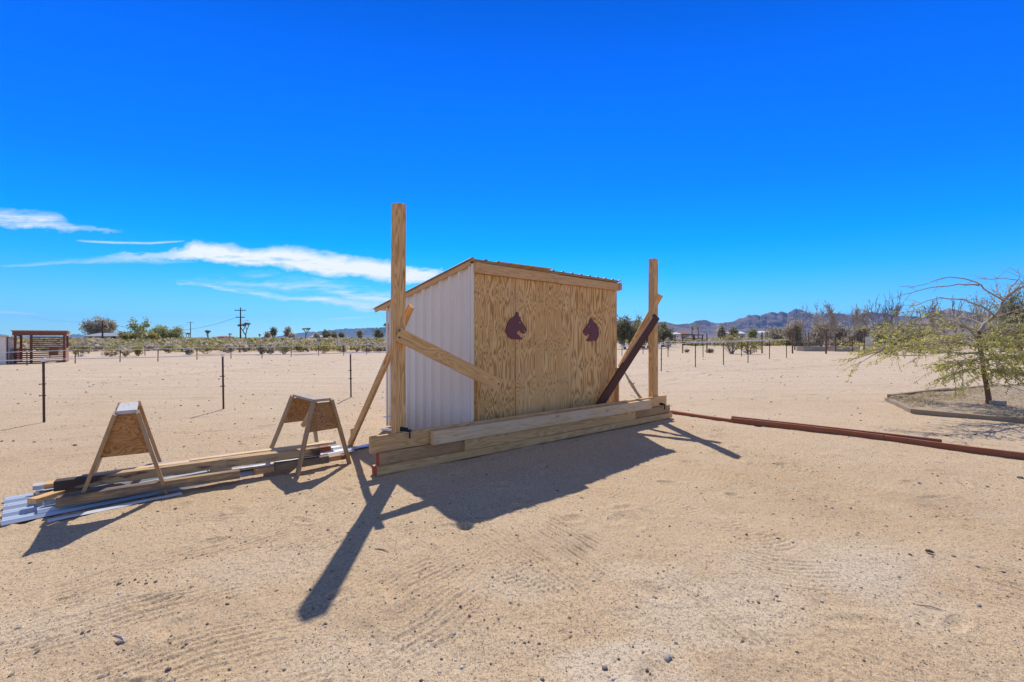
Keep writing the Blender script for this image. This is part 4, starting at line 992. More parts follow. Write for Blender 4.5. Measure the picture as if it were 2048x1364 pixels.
row([(-40,694,722),(100,692,716),(290,690.5,711),(480,688.5,706),(640,687.5,702),(760,687,700)], 'posts of the second far left fence', 'in the farthest fence behind the first far fence at left', w=.025, tl='faint white tape on the farthest left fence')
tape([W(588, 711)+Vector((0,0,.02)), W(660, 708)+Vector((0,0,.05)), W(725, 705.5)+Vector((0,0,.08)), W(790, 704)+Vector((0,0,.1))], 'pale rope lying along the ground by the far left fence', .05, .0, cat='rope', name='ground_rope')
row([(1322.4,687.4,741),(1390.8,683.8,734.7),(1447,683,730.4),(1496,681,725.6),(1538.8,678.8,718),(1573,678.8,715.8)], 'posts of the right taped fence', 'in the taped fence line right of the shed', detail=True, ext0=1.0, w=.035, tl='white tape on the fence line right of the shed')
row([(1244,689.5,712),(1286,690.6,708),(1336,682,714),(1406,682,715),(1483,680,713)], 'posts of the rear taped fence', 'in the rear taped fence behind the right fence line', w=.035, ext1=.8, tl='white tape on the rear fence line right of the shed')
WP = 'dark wooden posts in the right yard'
wl = ['left of the small ramada', 'just right of the small ramada', 'standing alone right of the desert shrubs', 'front one of the close pair', 'rear one of the close pair', 'beside the left raised bed', 'at the right end of the left raised bed', 'between the two raised beds and the shrub', 'behind the raised bed with the mesh frame']
for i, (x, yt, yf, w) in enumerate([(1365.4,671,706,.10),(1413.7,666.6,705.7,.10),(1524,664,706.7,.11),(1585,664,707,.11),(1589.5,664,700,.12),(1617,664,694,.13),(1652,660,707.5,.12),(1728,660,709,.13),(1686,676,692,.13)]):
    p = W(x, yf); h = H-(yt-HOR)/F*p.y
    tag(board('wood_post', (p.x, p.y, -.1), (p.x, p.y, h), w, w, MT['oldpost'], rollv=(.3, 1, 0)), f'dark brown wooden post {wl[i]}', 'wood post', WP)
mb = MB()
def wire_run(pts, zs, label, r=.006):
    mb = MB()
    for z in zs:
        mb.tube([Vector((p.x, p.y, z)) for p in pts], r, 4)
    return tag(mb.build('fence_wire', MT['steel'], loc=tuple(pts[0])), label, 'fence wire')
wire_run([W(1585,707), W(1652,707.5), W(1728,709)], (.55, .95, 1.35, 1.75), 'thin dark wires strung between the wooden posts in the right yard', .008)
# mesh panel in front of raised beds
def mesh_panel(a, b, z0, z1, step, label, r=.004, name='wire_mesh_panel'):
    mb = MB(); a = Vector(a); b = Vector(b); L = (b-a).length; n = int(L/step)
    for i in range(n+1):
        p = a.lerp(b, i/n); mb.bar((p.x, p.y, z0), (p.x, p.y, z1), r, r, up=(0, 1, 0))
    k = int((z1-z0)/step)
    for i in range(k+1):
        z = z0+(z1-z0)*i/k; mb.bar((a.x, a.y, z), (b.x, b.y, z), r, r)
    return tag(mb.build(name, MT['twigdark'], loc=tuple(a)), label, 'mesh panel')
mesh_panel(W(1608,702), W(1650,703), 0, 1.45, .16, 'wire mesh panel standing at the left raised bed', .008)
def raised_bed(pL, pR, h, depth, label, frame=None):
    a = W(*pL); b = W(*pR); d = (b-a).normalized(); n = Vector((-d.y, d.x, 0)); r = empty('raised_bed', tuple(a)); tag(r, label, 'raised bed', 'wooden raised beds'); L = (b-a).length
    for q0, q1 in ((a, b), (a+n*depth, b+n*depth), (a, a+n*depth), (b, b+n*depth)):
        board('side_board', q0+Vector((0, 0, h/2)), q1+Vector((0, 0, h/2)), .05, h, MT['grey'], r, warp=.002)
    if frame:
        for q in (a, b, a+n*depth, b+n*depth): board('frame_post', q, q+Vector((0, 0, frame)), .08, .08, MT['oldpost'], r, rollv=(0, 1, 0), warp=.001)
        for q0, q1 in ((a, b), (a+n*depth, b+n*depth)): board('frame_rail', q0+Vector((0, 0, frame)), q1+Vector((0, 0, frame)), .06, .08, MT['oldpost'], r, warp=.001)
        board('frame_rail', a.lerp(b, .68)+Vector((0, 0, frame*.62)), b+Vector((0, 0, frame*.62)), .06, .12, MT['oldpost'], r, warp=.001)
        board('frame_post', a.lerp(b, .7), a.lerp(b, .7)+Vector((0, 0, frame)), .08, .08, MT['oldpost'], r, rollv=(0, 1, 0), warp=.001)
raised_bed((1607,702.5), (1650,702.5), .50, 1.2, 'long low wooden raised bed left of the framed one')
raised_bed((1671,703), (1719,703), .55, 1.4, 'wooden raised bed with a tall dark frame around it', 1.55)
p = W(1576.5, 688.5); mb = MB(); mb.tube([(0,0,0),(0,0,.3),(0,0,.6),(0,0,.95)], [.46,.5,.5,.46], 14); mb.tube([(0,0,.3),(0,0,.33)], .53, 14); o = mb.build('barrel', MT['black']); o.location = p; tag(o, 'black barrel standing behind the right taped fence', 'barrel')
# ramada
def ramada():
    a = W(1365, 690.5); b = W(1405, 690.5); r = empty('ramada', tuple(a)); tag(r, 'small dark wooden ramada with a flat roof behind the right fence', 'ramada'); dp = 4.0
    d = Vector((1, 0, 0)); n = Vector((0, 1, 0)); L = (b-a).length; h = 2.0
    for q in (a, b, a+n*dp, b+n*dp, a+d*L*.55): board('ramada_post', q, q+Vector((0, 0, h)), .16, .16, MT['oldpost'], r, rollv=(0, 1, 0), warp=.001)
    board('roof', a+Vector((-.2, dp/2, h+.08)), b+Vector((.2, dp/2, h-.02)), dp+.6, .14, MT['oldpost'], r, warp=.002)
    board('rail', a+Vector((0, 0, 1.35)), b+Vector((0, 0, 1.3)), .08, .14, MT['oldpost'], r, warp=.002)
    board('low_wall', a+Vector((0, .1, .35)), b+Vector((0, .1, .35)), .06, .75, MT['oldpost'], r, warp=.002)
    board('rail', a+Vector((0, dp, 1.0)), b+Vector((0, dp, 1.0)), .08, .14, MT['oldpost'], r, warp=.002)
ramada()
p = W(1285, 697); mb = MB(); mb.box((0,0,.55),(.9,.35,.12)); mb.box((-.3,0,.25),(.06,.25,.5)); mb.box((.3,0,.25),(.06,.25,.5)); mb.box((0,.12,.75),(.8,.05,.22)); o = mb.build('small_bench', MT['oldpost']); o.location = p; tag(o, 'small dark bench between the dark shrubs and the shed', 'bench')

# ------------------------------------------------------------------ slatted shelter, white building
def shelter():
    es = Vector((.76, .65, 0)).normalized(); ns = Vector((-es.y, es.x, 0)); o0 = W(28, 727); r = empty('slatted_shelter', tuple(o0), math.atan2(es.y, es.x))
    tag(r, 'dark red slatted wooden shelter with a flat roof and open window', 'shelter')
    M_ = MT['slat']; k = o0.y/F; T = H-(662-HOR)*k
    def X(px): q = (px-1024)/F; return (q*o0.y-o0.x)/(es.x-q*es.y)
    def lb(n, a, b, w, h, m=M_, roll=(0, 0, 1)):
        o = board(n, a, b, w, h, m, None, rollv=roll, warp=.001, seg=2); o.parent = r; return o
    def B(n, x0, x1, y, th, z0, z1, m=M_): return lb(n, (x0, y, (z0+z1)/2), (x1, y, (z0+z1)/2), th, z1-z0, m)
    WD = X(131); DP = 2.0
    for x, y in ((.05, 0), (WD-.05, 0), (X(62.5), 0), (.05, DP), (WD-.05, DP)): lb('corner_post', (x, y, 0), (x, y, T-.06), .11, .11, M_, (0, 1, 0))
    B('fascia', -.06, WD+.06, -.09, .035, T-.26, T-.02); 
    o = lb('fascia', (-.03, -.07, T-.14), (-.03, DP+.07, T-.20), .035, .22); o = lb('fascia', (WD+.03, -.07, T-.14), (WD+.03, DP+.07, T-.20), .035, .22, MT['slatroof'])
    mb = MB(); mb.prism([(-.12, -.14, T), (WD+.12, -.14, T), (WD+.12, DP+.14, T-.06), (-.12, DP+.14, T-.06)], (0, 0, .045)); o = mb.build('roof', MT['slatroof']); o.parent = r
    zs = np.arange(.06, T-.32, .118); xm = X(62.5)
    for z in zs: B('slat', 0 if z < .82 else xm, WD, -.07, .025, z, z+.074)
    for z in zs[:7]:
        lb('slat', (-.01, 0, z+.04), (-.01, DP, z+.04), .025, .085); lb('slat', (WD+.01, 0, z+.04), (WD+.01, DP, z+.04), .025, .085, MT['slatroof'])
    B('panel', X(98), X(117), -.10, .02, .48, .92)
shelter()
def white_building():
    es = Vector((.76, .65, 0)).normalized(); o0 = W(14, 728.5); r = empty('metal_building', tuple(o0), math.atan2(es.y, es.x)); tag(r, 'white metal building cut off by the left edge of the picture', 'building')
    T = H-(673-HOR)/F*o0.y
    def put(mb, n, m): o = mb.build(n, m); o.parent = r; return o
    mb = MB(); pr = ribbed(.30, .02, 5.0); V = []
    for x, d in pr: V += [(-x, -d, 0), (-x, -d, T-.03)]
    mb.add(V, [(2*i, 2*i+2, 2*i+3, 2*i+1) for i in range(len(pr)-1)]); put(mb, 'wall', MT['panel'])
    mb = MB(); mb.prism([(0, .01, 0), (0, 3.2, 0), (0, 3.2, T-.28), (0, .01, T-.05)], (-.02, 0, 0)); put(mb, 'wall', MT['panel'])
    mb = MB(); mb.prism([(-.02, 3.2, 0), (-5, 3.2, 0), (-5, 3.2, T-.28), (-.02, 3.2, T-.28)], (0, -.02, 0)); put(mb, 'wall', MT['panel'])
    mb = MB(); mb.prism([(.1, -.14, T), (.1, 3.35, T-.25), (-5, 3.35, T-.25), (-5, -.14, T)], (0, 0, .05)); put(mb, 'roof', MT['panel'])
    mb = MB(); mb.box((.02, -.03, T/2-.02), (.06, .05, T-.04)); put(mb, 'corner_trim', MT['steel'])
white_building()

# ------------------------------------------------------------------ vegetation
def leaf_quads(cent, size, seed, aniso=1.0, droop=0.0, dirs=None):
    g = np.random.default_rng(seed); n = len(cent)
    a = g.normal(size=(n, 3)) if dirs is None else dirs+g.normal(size=(n, 3))*.35
    a[:, 2] -= droop; a /= np.linalg.norm(a, axis=1, keepdims=True)+1e-9
    b = np.cross(a, g.normal(size=(n, 3))); b /= np.linalg.norm(b, axis=1, keepdims=True)+1e-9
    s = (size*g.uniform(.6, 1.4, n))[:, None]; a = a*s*aniso*.5; b = b*s*.5
    V = np.stack([cent-a-b*.5, cent-a*.2+b*.0-b, cent+a, cent-a*.2+b], 1)
    V = np.stack([cent-a, cent-b, cent+a, cent+b], 1)
    return V.reshape(-1, 3)
def twigs_rec(mb, p, d, L, r, depth, rr, tips, spread=.6, nch=3, up=.15, shrink=.68, sides=4, segs=3, wander=.18, minr=.004):
    pts = [p.copy()]; rad = [r]; q = p.copy(); dd = d.normalized()
    for i in range(segs):
        dd = (dd+Vector((rr.gauss(0, wander), rr.gauss(0, wander), rr.gauss(0, wander)+up*.3))).normalized()
        q = q+dd*(L/segs); pts.append(q.copy()); rad.append(max(r*(1-.45*(i+1)/segs), minr))
    mb[0 if depth == mb[2] else 1].tube(pts, rad, sides if depth < mb[2] else 8, cap=False)
    if depth == 0: tips.append((q, dd)); tips.append((pts[1], dd)); return
    for k in range(nch):
        t = rr.uniform(.45, 1.0) if k else 1.0
        i = min(int(t*segs), segs-1) if t < 1 else segs; b = pts[i]
        nd = (dd+Vector((rr.gauss(0, spread), rr.gauss(0, spread), rr.gauss(0, spread*.7)+up))).normalized()
        twigs_rec(mb, b, nd, L*shrink*rr.uniform(.75, 1.15), max(rad[i]*.72, minr), depth-1, rr, tips, spread, nch, up, shrink, sides, segs, wander, minr)
def join_arr(mbs, leaves, mats, name, parent):
    """twigs from a MB (material 0) plus leaf quads (material 1) as one mesh"""
    V = list(mbs.v); Fs = list(mbs.f); mi = [0]*len(Fs)
    b = len(V)
    me = bpy.data.meshes.new(name)
    if leaves is not None and len(leaves):
        V = V+[tuple(x) for x in leaves]; Fs = Fs+[(b+4*i, b+4*i+1, b+4*i+2, b+4*i+3) for i in range(len(leaves)//4)]; mi += [1]*(len(leaves)//4)
    me.from_pydata(V, [], Fs)
    for m_ in mats: me.materials.append(m_)
    me.polygons.foreach_set('material_index', mi); me.update()
    o = bpy.data.objects.new(name, me); COL.objects.link(o); o.parent = parent; return o
def tree(name, loc, h, spread_r, seed, leafmat, barkmat, label, cat, group=None, depth=4, nch=3, trunk=.3, leaves=1500, lsize=.12, up=.15, r0=None, spr=.55, twigm=None, lean=(0, 0), nt=1, vol=.0, shrink=.7, minr=.0016):
    rr = random.Random(seed); r = empty(name, (loc.x, loc.y, 0)); tag(r, label, cat, group)
    t = MB(); c = MB(); tips = []
    for s in range(nt):
        a = rr.uniform(0, 6.28); off = Vector((math.cos(a), math.sin(a), 0))*(.12*spread_r if nt > 1 else 0)
        d = Vector((lean[0], lean[1], 1))+(Vector((math.cos(a), math.sin(a), 0))*.45 if nt > 1 else Vector((0, 0, 0)))
        twigs_rec((t, c, depth), off+Vector((0, 0, -.1)), d, h*trunk, r0 or h*.025, depth, rr, tips, spr, nch, up, shrink, 4, 3, .16, h*minr)
    # scale horizontally/vertically to wanted size
    Z = max(q[2] for q in c.v); Rm = np.percentile([math.hypot(q[0], q[1]) for q in c.v], 97); kx = spread_r/Rm; kz = h/Z
    for mb in (t, c): mb.v = [(q[0]*kx, q[1]*kx, q[2]*kz) for q in mb.v]
    tp = np.array([(q.x*kx, q.y*kx, q.z*kz) for q, _ in tips])
    g = np.random.default_rng(seed); L = None
    if leaves:
        idx = g.integers(0, len(tp), leaves); cl = tp[idx]+g.normal(size=(leaves, 3))*(h*.035+vol)
        cl[:, 2] = np.maximum(cl[:, 2], .05); L = leaf_quads(cl, lsize, seed+1, 1.6)
    o = t.build('trunk', barkmat, r, smooth=True)
    join_arr(c, L, [twigm or barkmat, leafmat], 'crown', r)
    return r
def shrub_mesh(name, h, rad, seed, leafmat, stemmat, leaves=900, ls=.05, stems=16, upw=1.0, hollow=.45):
    rr = random.Random(seed); mb = MB(); g = np.random.default_rng(seed); pts = []
    for s in range(stems):
        a = rr.uniform(0, 6.28); e_ = rr.uniform(.15, 1.0)*rad; top = Vector((math.cos(a)*e_, math.sin(a)*e_, h*rr.uniform(.6, 1.0)*(1-.25*(e_/rad)**2)))
        b0 = Vector((math.cos(a), math.sin(a), 0))*rad*.08; m1 = b0.lerp(top, .45)+Vector((rr.gauss(0, .05), rr.gauss(0, .05), h*.02))*rad
        mb.tube([b0, m1, top], [.012*h+.004, .007*h+.003, .002*h+.001], 4, cap=False)
        for k in range(4):
            t = rr.uniform(.35, .95); q = m1.lerp(top, t) if t > .45 else b0.lerp(m1, t*2); q2 = q+Vector((rr.gauss(0, .22)*rad, rr.gauss(0, .22)*rad, abs(rr.gauss(.12, .1))*h))
            mb.tube([q, q2], [.005*h+.002, .0015*h+.001], 3, cap=False); pts += [q2, q.lerp(q2, .6)]
        pts += [top, m1.lerp(top, .7)]
    P_ = np.array([tuple(p) for p in pts]); idx = g.integers(0, len(P_), leaves)
    cl = P_[idx]+g.normal(size=(leaves, 3))*np.array([rad*.10, rad*.10, h*.07]); cl[:, 2] = np.clip(cl[:, 2], .02, None)
    return mb, leaf_quads(cl, ls, seed+9, 1.8)
def shrub(name, loc, h, rad, seed, leafmat, stemmat, label, group, leaves=900, ls=.05, stems=16, parts=True, cat='shrub'):
    mb, L = shrub_mesh(name, h, rad, seed, leafmat, stemmat, leaves, ls, stems)
    if parts:
        r = empty(name, (loc.x, loc.y, 0)); tag(r, label, cat, group)
        mb.build('stems', stemmat, r, smooth=True); arr_mesh('foliage', L, np.arange(len(L)).reshape(-1, 4), leafmat, r)
        return r
    o = join_arr(mb, L, [stemmat, leafmat], name, None); o.location = (loc.x, loc.y, 0); return tag(o, label, cat, group)
CR = MT['creosote']; TW = MT['twigdark']
# shrubs one can tell apart: (px, base py, top py, half width px, material, label)
SG = 'desert shrubs beyond the fences'
SH = [
 (160, 713, 690, 22, 'creosote', 'olive shrub just right of the red shelter'),
 (250, 713, 700, 13, 'drybush', 'dry straw coloured tuft between the second and third far fence posts'),
 (222, 713, 703, 10, 'drybush', 'dry brown tuft left of the third far fence post'),
 (277, 712, 694, 10, 'creosote', 'small olive shrub just right of the long shed-like house'),
 (338, 706, 692, 16, 'creosote', 'low olive shrub behind the fourth far fence post'),
 (378, 710, 698, 8, 'greyleaf', 'small grey shrub left of the fifth far fence post'),
 (456, 706, 692, 15, 'greyleaf', 'grey green shrub behind the sixth far fence post'),
 (490, 703, 688, 13, 'creosote', 'olive shrub below the streetlight pole'),
 (412, 708, 690, 26, 'creosote', 'broad olive shrub below the small joshua tree'),
 (524, 710, 692, 8, 'darkleaf', 'narrow dark shrub at the seventh far fence post'),
 (541, 709, 694, 14, 'greyleaf', 'pale grey shrub right of the narrow dark one'),
 (569, 709, 687, 20, 'limeleaf', 'bright yellow green shrub in the far fence'),
 (600, 704, 690, 14, 'creosote', 'olive shrub right of the bright one'),
 (648, 707, 688, 19, 'creosote', 'round olive shrub at the ninth far fence post'),
 (680, 702, 690, 13, 'greyleaf', 'grey shrub left of the tenth far fence post'),
 (714, 704, 694, 7, 'drybush', 'small dry brown shrub near the tenth far fence post'),
 (736, 705, 694, 8, 'drybush', 'dry upright tuft near the eleventh far fence post'),
 (762, 702, 694, 6, 'darkleaf', 'small dark shrub just left of the left tall post'),
 (1336, 700, 680, 12, 'greyleaf', 'bare grey shrub growing at the rear fence post right of the shed'),
 (1464, 707.5, 668, 28, 'creosote', 'large olive creosote shrub with bare stems in the right yard'),
 (1498, 708.5, 682, 22, 'creosote', 'smaller creosote shrub touching the large one in the right yard'),
 (1420, 706, 698, 7, 'drybush', 'tiny dry tuft at the foot of a wooden post right of the ramada'),
 (1374, 705, 699, 5, 'drybush', 'tiny dry tuft in front of the ramada'),
 (1700, 690, 672, 16, 'greyleaf', 'grey shrub behind the framed raised bed'),
]
for i, (px, yb, yt, hw, mt, lab) in enumerate(SH):
    p = W(px, yb); h = max(.25, H-(yt-HOR)/F*p.y); rad = hw/F*p.y
    bare = lab.startswith('bare')
    shrub('desert_shrub', p, h, rad, 100+i, MT[mt], MT['twig'] if mt in ('drybush', 'greyleaf') else TW, lab, SG, leaves=200 if bare else int(170+rad*170), ls=.05+.0016*p.y, stems=14 if px < 1300 or bare else 26, parts=True)
# masses of creosote scrub: one object each
def scrub_mass(name, label, polys, n, seed, mats):
    g = np.random.default_rng(seed); V = []; mi = []; rr = random.Random(seed)
    for k in range(n):
        x0, x1, y0, y1, hs = polys[rr.choices(range(len(polys)), [q[5] for q in polys])[0]][:5]
        px = rr.uniform(x0, x1); t = rr.random()**1.3; py = y0+(y1-y0)*t
        p = W(px, py); h = hs*rr.uniform(.6, 1.35); rad = h*rr.uniform(.6, 1.0); m_ = int(46 if p.y < 110 else 26)
        u = g.normal(size=(m_, 3)); u /= np.linalg.norm(u, axis=1, keepdims=True); u *= g.uniform(.35, 1, (m_, 1))
        lob = np.array([rr.uniform(.6, 1.25) for _ in range(8)])[(np.arctan2(u[:, 1], u[:, 0])*4/np.pi).astype(int) % 8]; cl = np.stack([p.x+u[:, 0]*rad*lob, p.y+u[:, 1]*rad, h*.45+u[:, 2]*h*.45*lob], 1)
        q = leaf_quads(cl, .26*h+.04, seed*1000+k, 1.5); V.append(q); mi += [rr.randrange(len(mats))]*m_
    V = np.vstack(V); o = arr_mesh(name, V, np.arange(len(V)).reshape(-1, 4), mats, mi=mi); return tag(o, label, 'scrub', kind='stuff')
scrub_mass('left_scrub', 'far band of olive desert scrub beyond the left fences', [(-400, 800, 677.8, 683, 1.4, 3), (-400, 790, 677, 679.5, 1.7, 2), (-400, 800, 681, 691, 1.25, 5), (-400, 800, 688, 704, .85, 2.4)], 6600, 3, [MT['creosote'], MT['creosote'], MT['drybush'], MT['greyleaf']])
scrub_mass('right_scrub', 'far band of olive desert scrub beyond the right fences', [(1230, 2500, 677.6, 683, 1.5, 3), (1230, 2500, 676.8, 679, 1.9, 2), (1230, 2500, 681, 688, 1.3, 3), (1380, 1640, 684, 692, .9, .8), (1500, 2100, 683, 692, 1.1, 2.2)], 5600, 4, [MT['creosote'], MT['drybush'], MT['greyleaf'], MT['creosote']])
bpy.data.objects['left_scrub'].name = 'desert_scrub'; bpy.data.objects['right_scrub'].name = 'desert_scrub'

def PT(px, yb_or_Y, isY=True): return Vector(((px-1024)/F*yb_or_Y, yb_or_Y, 0))
def ht(py, Y): return H-(py-HOR)/F*Y
# dark shrubs between shed and right post
TR = 'trees behind the shed and right yard'
def T(px, Y, ytop, hw, seed, lm, bm, lab, nm='desert_tree', cat='tree', **k):
    return tree(nm, PT(px, Y), ht(ytop, Y), hw/F*Y, seed, MT[lm], MT[bm], lab, cat, TR, **k)
T(1256, 60, 636, 24, 11, 'darkleaf', 'twigdark', 'dark feathery tree just right of the shed wall', leaves=4500, lsize=.16, trunk=.2, nt=4, vol=.12, depth=4)
T(1292, 66, 641, 27, 12, 'darkleaf', 'twigdark', 'dark bushy tree seen between the shed and the right tall post', leaves=4500, lsize=.17, trunk=.2, nt=4, vol=.15, depth=4)
T(1330, 75, 648, 22, 13, 'darkleaf', 'twigdark', 'grey green bushy tree just right of the right tall post', leaves=3500, lsize=.17, trunk=.2, nt=4, vol=.15, depth=4)
T(1280, 62, 624, 10, 14, 'darkleaf', 'twigdark', 'thin wispy tree rising above the dark bushes beside the shed', leaves=300, lsize=.12, trunk=.35)
T(1440, 150, 651, 9, 15, 'greyleaf', 'twigdark', 'round grey tree standing in front of the mountains', leaves=1400, lsize=.4, trunk=.25, vol=.3)
T(1466, 140, 659, 6, 16, 'darkleaf', 'twigdark', 'small dark round tree right of the grey one before the mountains', leaves=900, lsize=.35, trunk=.2, vol=.25)
T(1497, 160, 660, 10, 17, 'limeleaf', 'twigdark', 'low yellow green tree before the far houses', leaves=1000, lsize=.4, trunk=.2, vol=.3)
T(1540, 170, 663, 9, 24, 'greyleaf', 'twigdark', 'small grey tree beside the white roofed far houses', leaves=700, lsize=.4, trunk=.2, vol=.3)
# bare trees at right
bare = [(1612, 66, 604, 26, 21, 'leftmost bare tree, multi stemmed, behind the raised beds', 3, 500), (1669, 60, 602, 27, 22, 'bare spreading tree behind the framed raised bed', 1, 300), (1702, 64, 610, 24, 23, 'greyish tree with fine twigs left of the big shrub', 1, 1200),
        (1772, 58, 584, 22, 25, 'tall bare tree rising above the big shrub', 1, 150), (1762, 62, 592, 26, 30, 'leaning bare tree with one long arm pointing left', 2, 60), (1898, 52, 594, 34, 26, 'bare fan shaped tree behind the arching branches', 3, 100), (1940, 60, 590, 26, 27, 'bare upright tree behind the leafy tree at right', 2, 400)]
bare += [(1655, 72, 612, 18, 81, 'slim bare tree between the two raised beds', 2, 150), (1690, 110, 626, 22, 82, 'pale bare tree far behind the fine twigged tree', 3, 900), (1805, 88, 614, 26, 83, 'pale bare tree between the big shrub and the middle shrub', 2, 700), (1868, 95, 612, 24, 84, 'pale bare tree left of the fan shaped one', 2, 800), (1640, 90, 622, 22, 71, 'bare grey tree far behind the framed raised bed', 2, 800), (1725, 92, 618, 24, 72, 'bare grey tree between the fine twigged tree and the tall bare tree', 2, 900), (1585, 96, 632, 14, 73, 'small bare grey tree left of the leftmost bare tree', 2, 600), (1835, 74, 606, 26, 74, 'bare tree behind the middle of the arching branches', 2, 500), (1975, 70, 596, 26, 75, 'bare tree behind the trunk top of the leafy tree', 2, 500)]
for px, Y, yt, hw, sd, lab, nt, lv in bare:
    T(px, Y, yt-4, hw*1.15, sd, 'greyleaf', 'twigdark', lab, leaves=int(lv*.3), lsize=.10, trunk=.34, nt=nt, depth=5, nch=3 if nt == 1 else 2, twigm=MT['twig'] if sd in (23, 21, 71, 72, 73, 82, 83, 84, 22) else MT['twigdark'], up=.24, spr=.52, shrink=.74, minr=.0042)
T(1560, 100, 654, 20, 76, 'greyleaf', 'twig', 'low pale bush right of the far brown house', leaves=3000, lsize=.2, trunk=.2, nt=4, vol=.25)
T(1680, 96, 650, 26, 77, 'greyleaf', 'twig', 'low grey thicket far behind the raised beds', leaves=3500, lsize=.2, trunk=.2, nt=5, vol=.3)
T(1592, 80, 640, 18, 31, 'greyleaf', 'twig', 'low grey bushy tree left of the bare trees', leaves=3500, lsize=.16, trunk=.2, nt=4, vol=.2)
T(1640, 76, 640, 22, 32, 'greyleaf', 'twig', 'grey hazy bush filling in behind the leftmost bare trees', leaves=3500, lsize=.15, trunk=.2, nt=4, vol=.2)
T(1715, 84, 648, 24, 38, 'greyleaf', 'twig', 'low grey bush below the fine twigged tree', leaves=3500, lsize=.15, trunk=.2, nt=4, vol=.2)
T(1778, 40, 642, 30, 33, 'darkleaf', 'twigdark', 'big dark olive shrub behind the tips of the leafy tree', leaves=6000, lsize=.10, trunk=.2, nt=5, vol=.1)
T(1830, 46, 645, 30, 34, 'creosote', 'twigdark', 'olive shrub behind the middle of the leafy tree', leaves=5000, lsize=.10, trunk=.2, nt=5, vol=.1)
T(1990, 48, 648, 40, 36, 'darkleaf', 'twigdark', 'dark shrub behind the trunk of the leafy tree', leaves=6000, lsize=.11, trunk=.2, nt=5, vol=.1)
T(2062, 22, 562, 48, 35, 'darkleaf', 'barkred', 'dark tree with reddish tips at the right edge', leaves=9000, lsize=.055, trunk=.25, nt=3, vol=.05, depth=5)
# left background trees
LT = 'trees beyond the left fences'
def T2(px, Y, ytop, hw, seed, lm, bm, lab, nm='desert_tree', cat='tree', **k):
    return tree(nm, PT(px, Y), ht(ytop, Y), hw/F*Y, seed, MT[lm], MT[bm], lab, cat, LT, **k)
T2(200, 215, 637, 37, 41, 'greyleaf', 'twigdark', 'large round pale tree behind the long low house', leaves=7000, lsize=.45, trunk=.2, nt=4, vol=.6, depth=4)
T2(277, 92, 637, 19, 42, 'limeleaf', 'twigdark', 'tall open green tree with clustered leaves right of the house', leaves=420, lsize=.34, trunk=.30, vol=.12, depth=4, nt=2)
T2(262, 96, 664, 16, 56, 'creosote', 'twigdark', 'green bush at the foot of the tall open tree', leaves=2500, lsize=.2, trunk=.2, nt=4, vol=.2)
T2(330, 118, 656, 30, 43, 'limeleaf', 'twigdark', 'wide pale green tree right of the tall open tree', leaves=7000, lsize=.25, trunk=.2, nt=5, vol=.35)
T2(300, 110, 664, 16, 44, 'creosote', 'twigdark', 'olive bush between the open tree and the wide pale green tree', leaves=2500, lsize=.25, trunk=.2, nt=4, vol=.25)
for i, (px, Y, yt, hw, lm, lab) in enumerate([(537,200,665,6,'greyleaf','small grey tree right of the streetlight pole'),(534.5+14,220,656,6,'darkleaf','tall thin dark tree third right of the streetlight pole'),(571,210,655,7,'greyleaf','rounded bluish tree at the left foot of the blue hill'),(655,200,661,11,'darkleaf','dark green far tree, left one of the far clump'),(670,205,664,9,'darkleaf','dark green far tree, right one of the far clump'),(684,210,666,5,'darkleaf','small dark far tree right of the clump'),(715,190,661,8,'greyleaf','grey far tree before the blue hill'),(751,180,657,14,'darkleaf','wide dark round tree near the shed on the left horizon'),(582,180,668,7,'drybush','low brown tree below the rounded bluish one'),(634,190,668,4,'drybush','tiny brown tree left of the far clump')]):
    T2(px, Y, yt, hw, 60+i, lm, 'twigdark', lab, leaves=900, lsize=.40, trunk=.22, vol=.3, depth=3, nt=2)
# joshua trees
def joshua(px, Y, ytop, hw, seed, label, ybase=None):
    rr = random.Random(seed); h = ht(ytop, Y); rad = hw/F*Y; r = empty('joshua_tree', ((px-1024)/F*Y, Y, 0)); tag(r, label, 'joshua tree', 'joshua trees on the left plain')
    t = MB(); tips = []
    def arm(p, d, L, ra, dep):
        pts = [p.copy()]; q = p.copy(); dd = d.normalized()
        for i in range(3): dd = (dd+Vector((rr.gauss(0, .15), rr.gauss(0, .15), .22))).normalized(); q = q+dd*L/3; pts.append(q.copy())
        t.tube(pts, [ra, ra*.95, ra*.9, ra*.85], 7)
        if dep == 0: tips.append((q, dd)); return
        for k in range(rr.choice((2, 2, 3))): 
            a = rr.uniform(0, 6.28); arm(q, dd*.55+Vector((math.cos(a), math.sin(a), .25)), L*.66, ra*.78, dep-1)
    arm(Vector((0, 0, -.1)), Vector((0, 0, 1)), h*.34, h*.035, 3)
    Z = max(q[2] for q in t.v); Rm = max(math.hypot(q[0], q[1]) for q in t.v); kx = rad*.8/Rm; kz = h*.95/Z
    t.v = [(a*kx, b*kx, c*kz) for a, b, c in t.v]; t.build('trunk', MT['joshbark'], r, smooth=True)
    V = []; 
    for q, d in tips:
        c = np.array([q.x*kx, q.y*kx, q.z*kz]); g = np.random.default_rng(rr.randrange(9999)); n = 70; s = h*.085
        u = g.normal(size=(n, 3)); u[:, 2] = np.abs(u[:, 2])*.9-.25; u /= np.linalg.norm(u, axis=1, keepdims=True)
        w = np.cross(u, g.normal(size=(n, 3))); w /= np.linalg.norm(w, axis=1, keepdims=True)
        V.append(np.stack([c+u*s*.1-w*s*.13, c+u*s*.1+w*s*.13, c+u*s*1.3+w*s*.02, c+u*s*1.3-w*s*.02], 1).reshape(-1, 3))
    V = np.vstack(V); arr_mesh('crown', V, np.arange(len(V)).reshape(-1, 4), MT['joshleaf'], r)
joshua(415, 150, 661, 11, 1, 'small round headed joshua tree left of the streetlight pole')
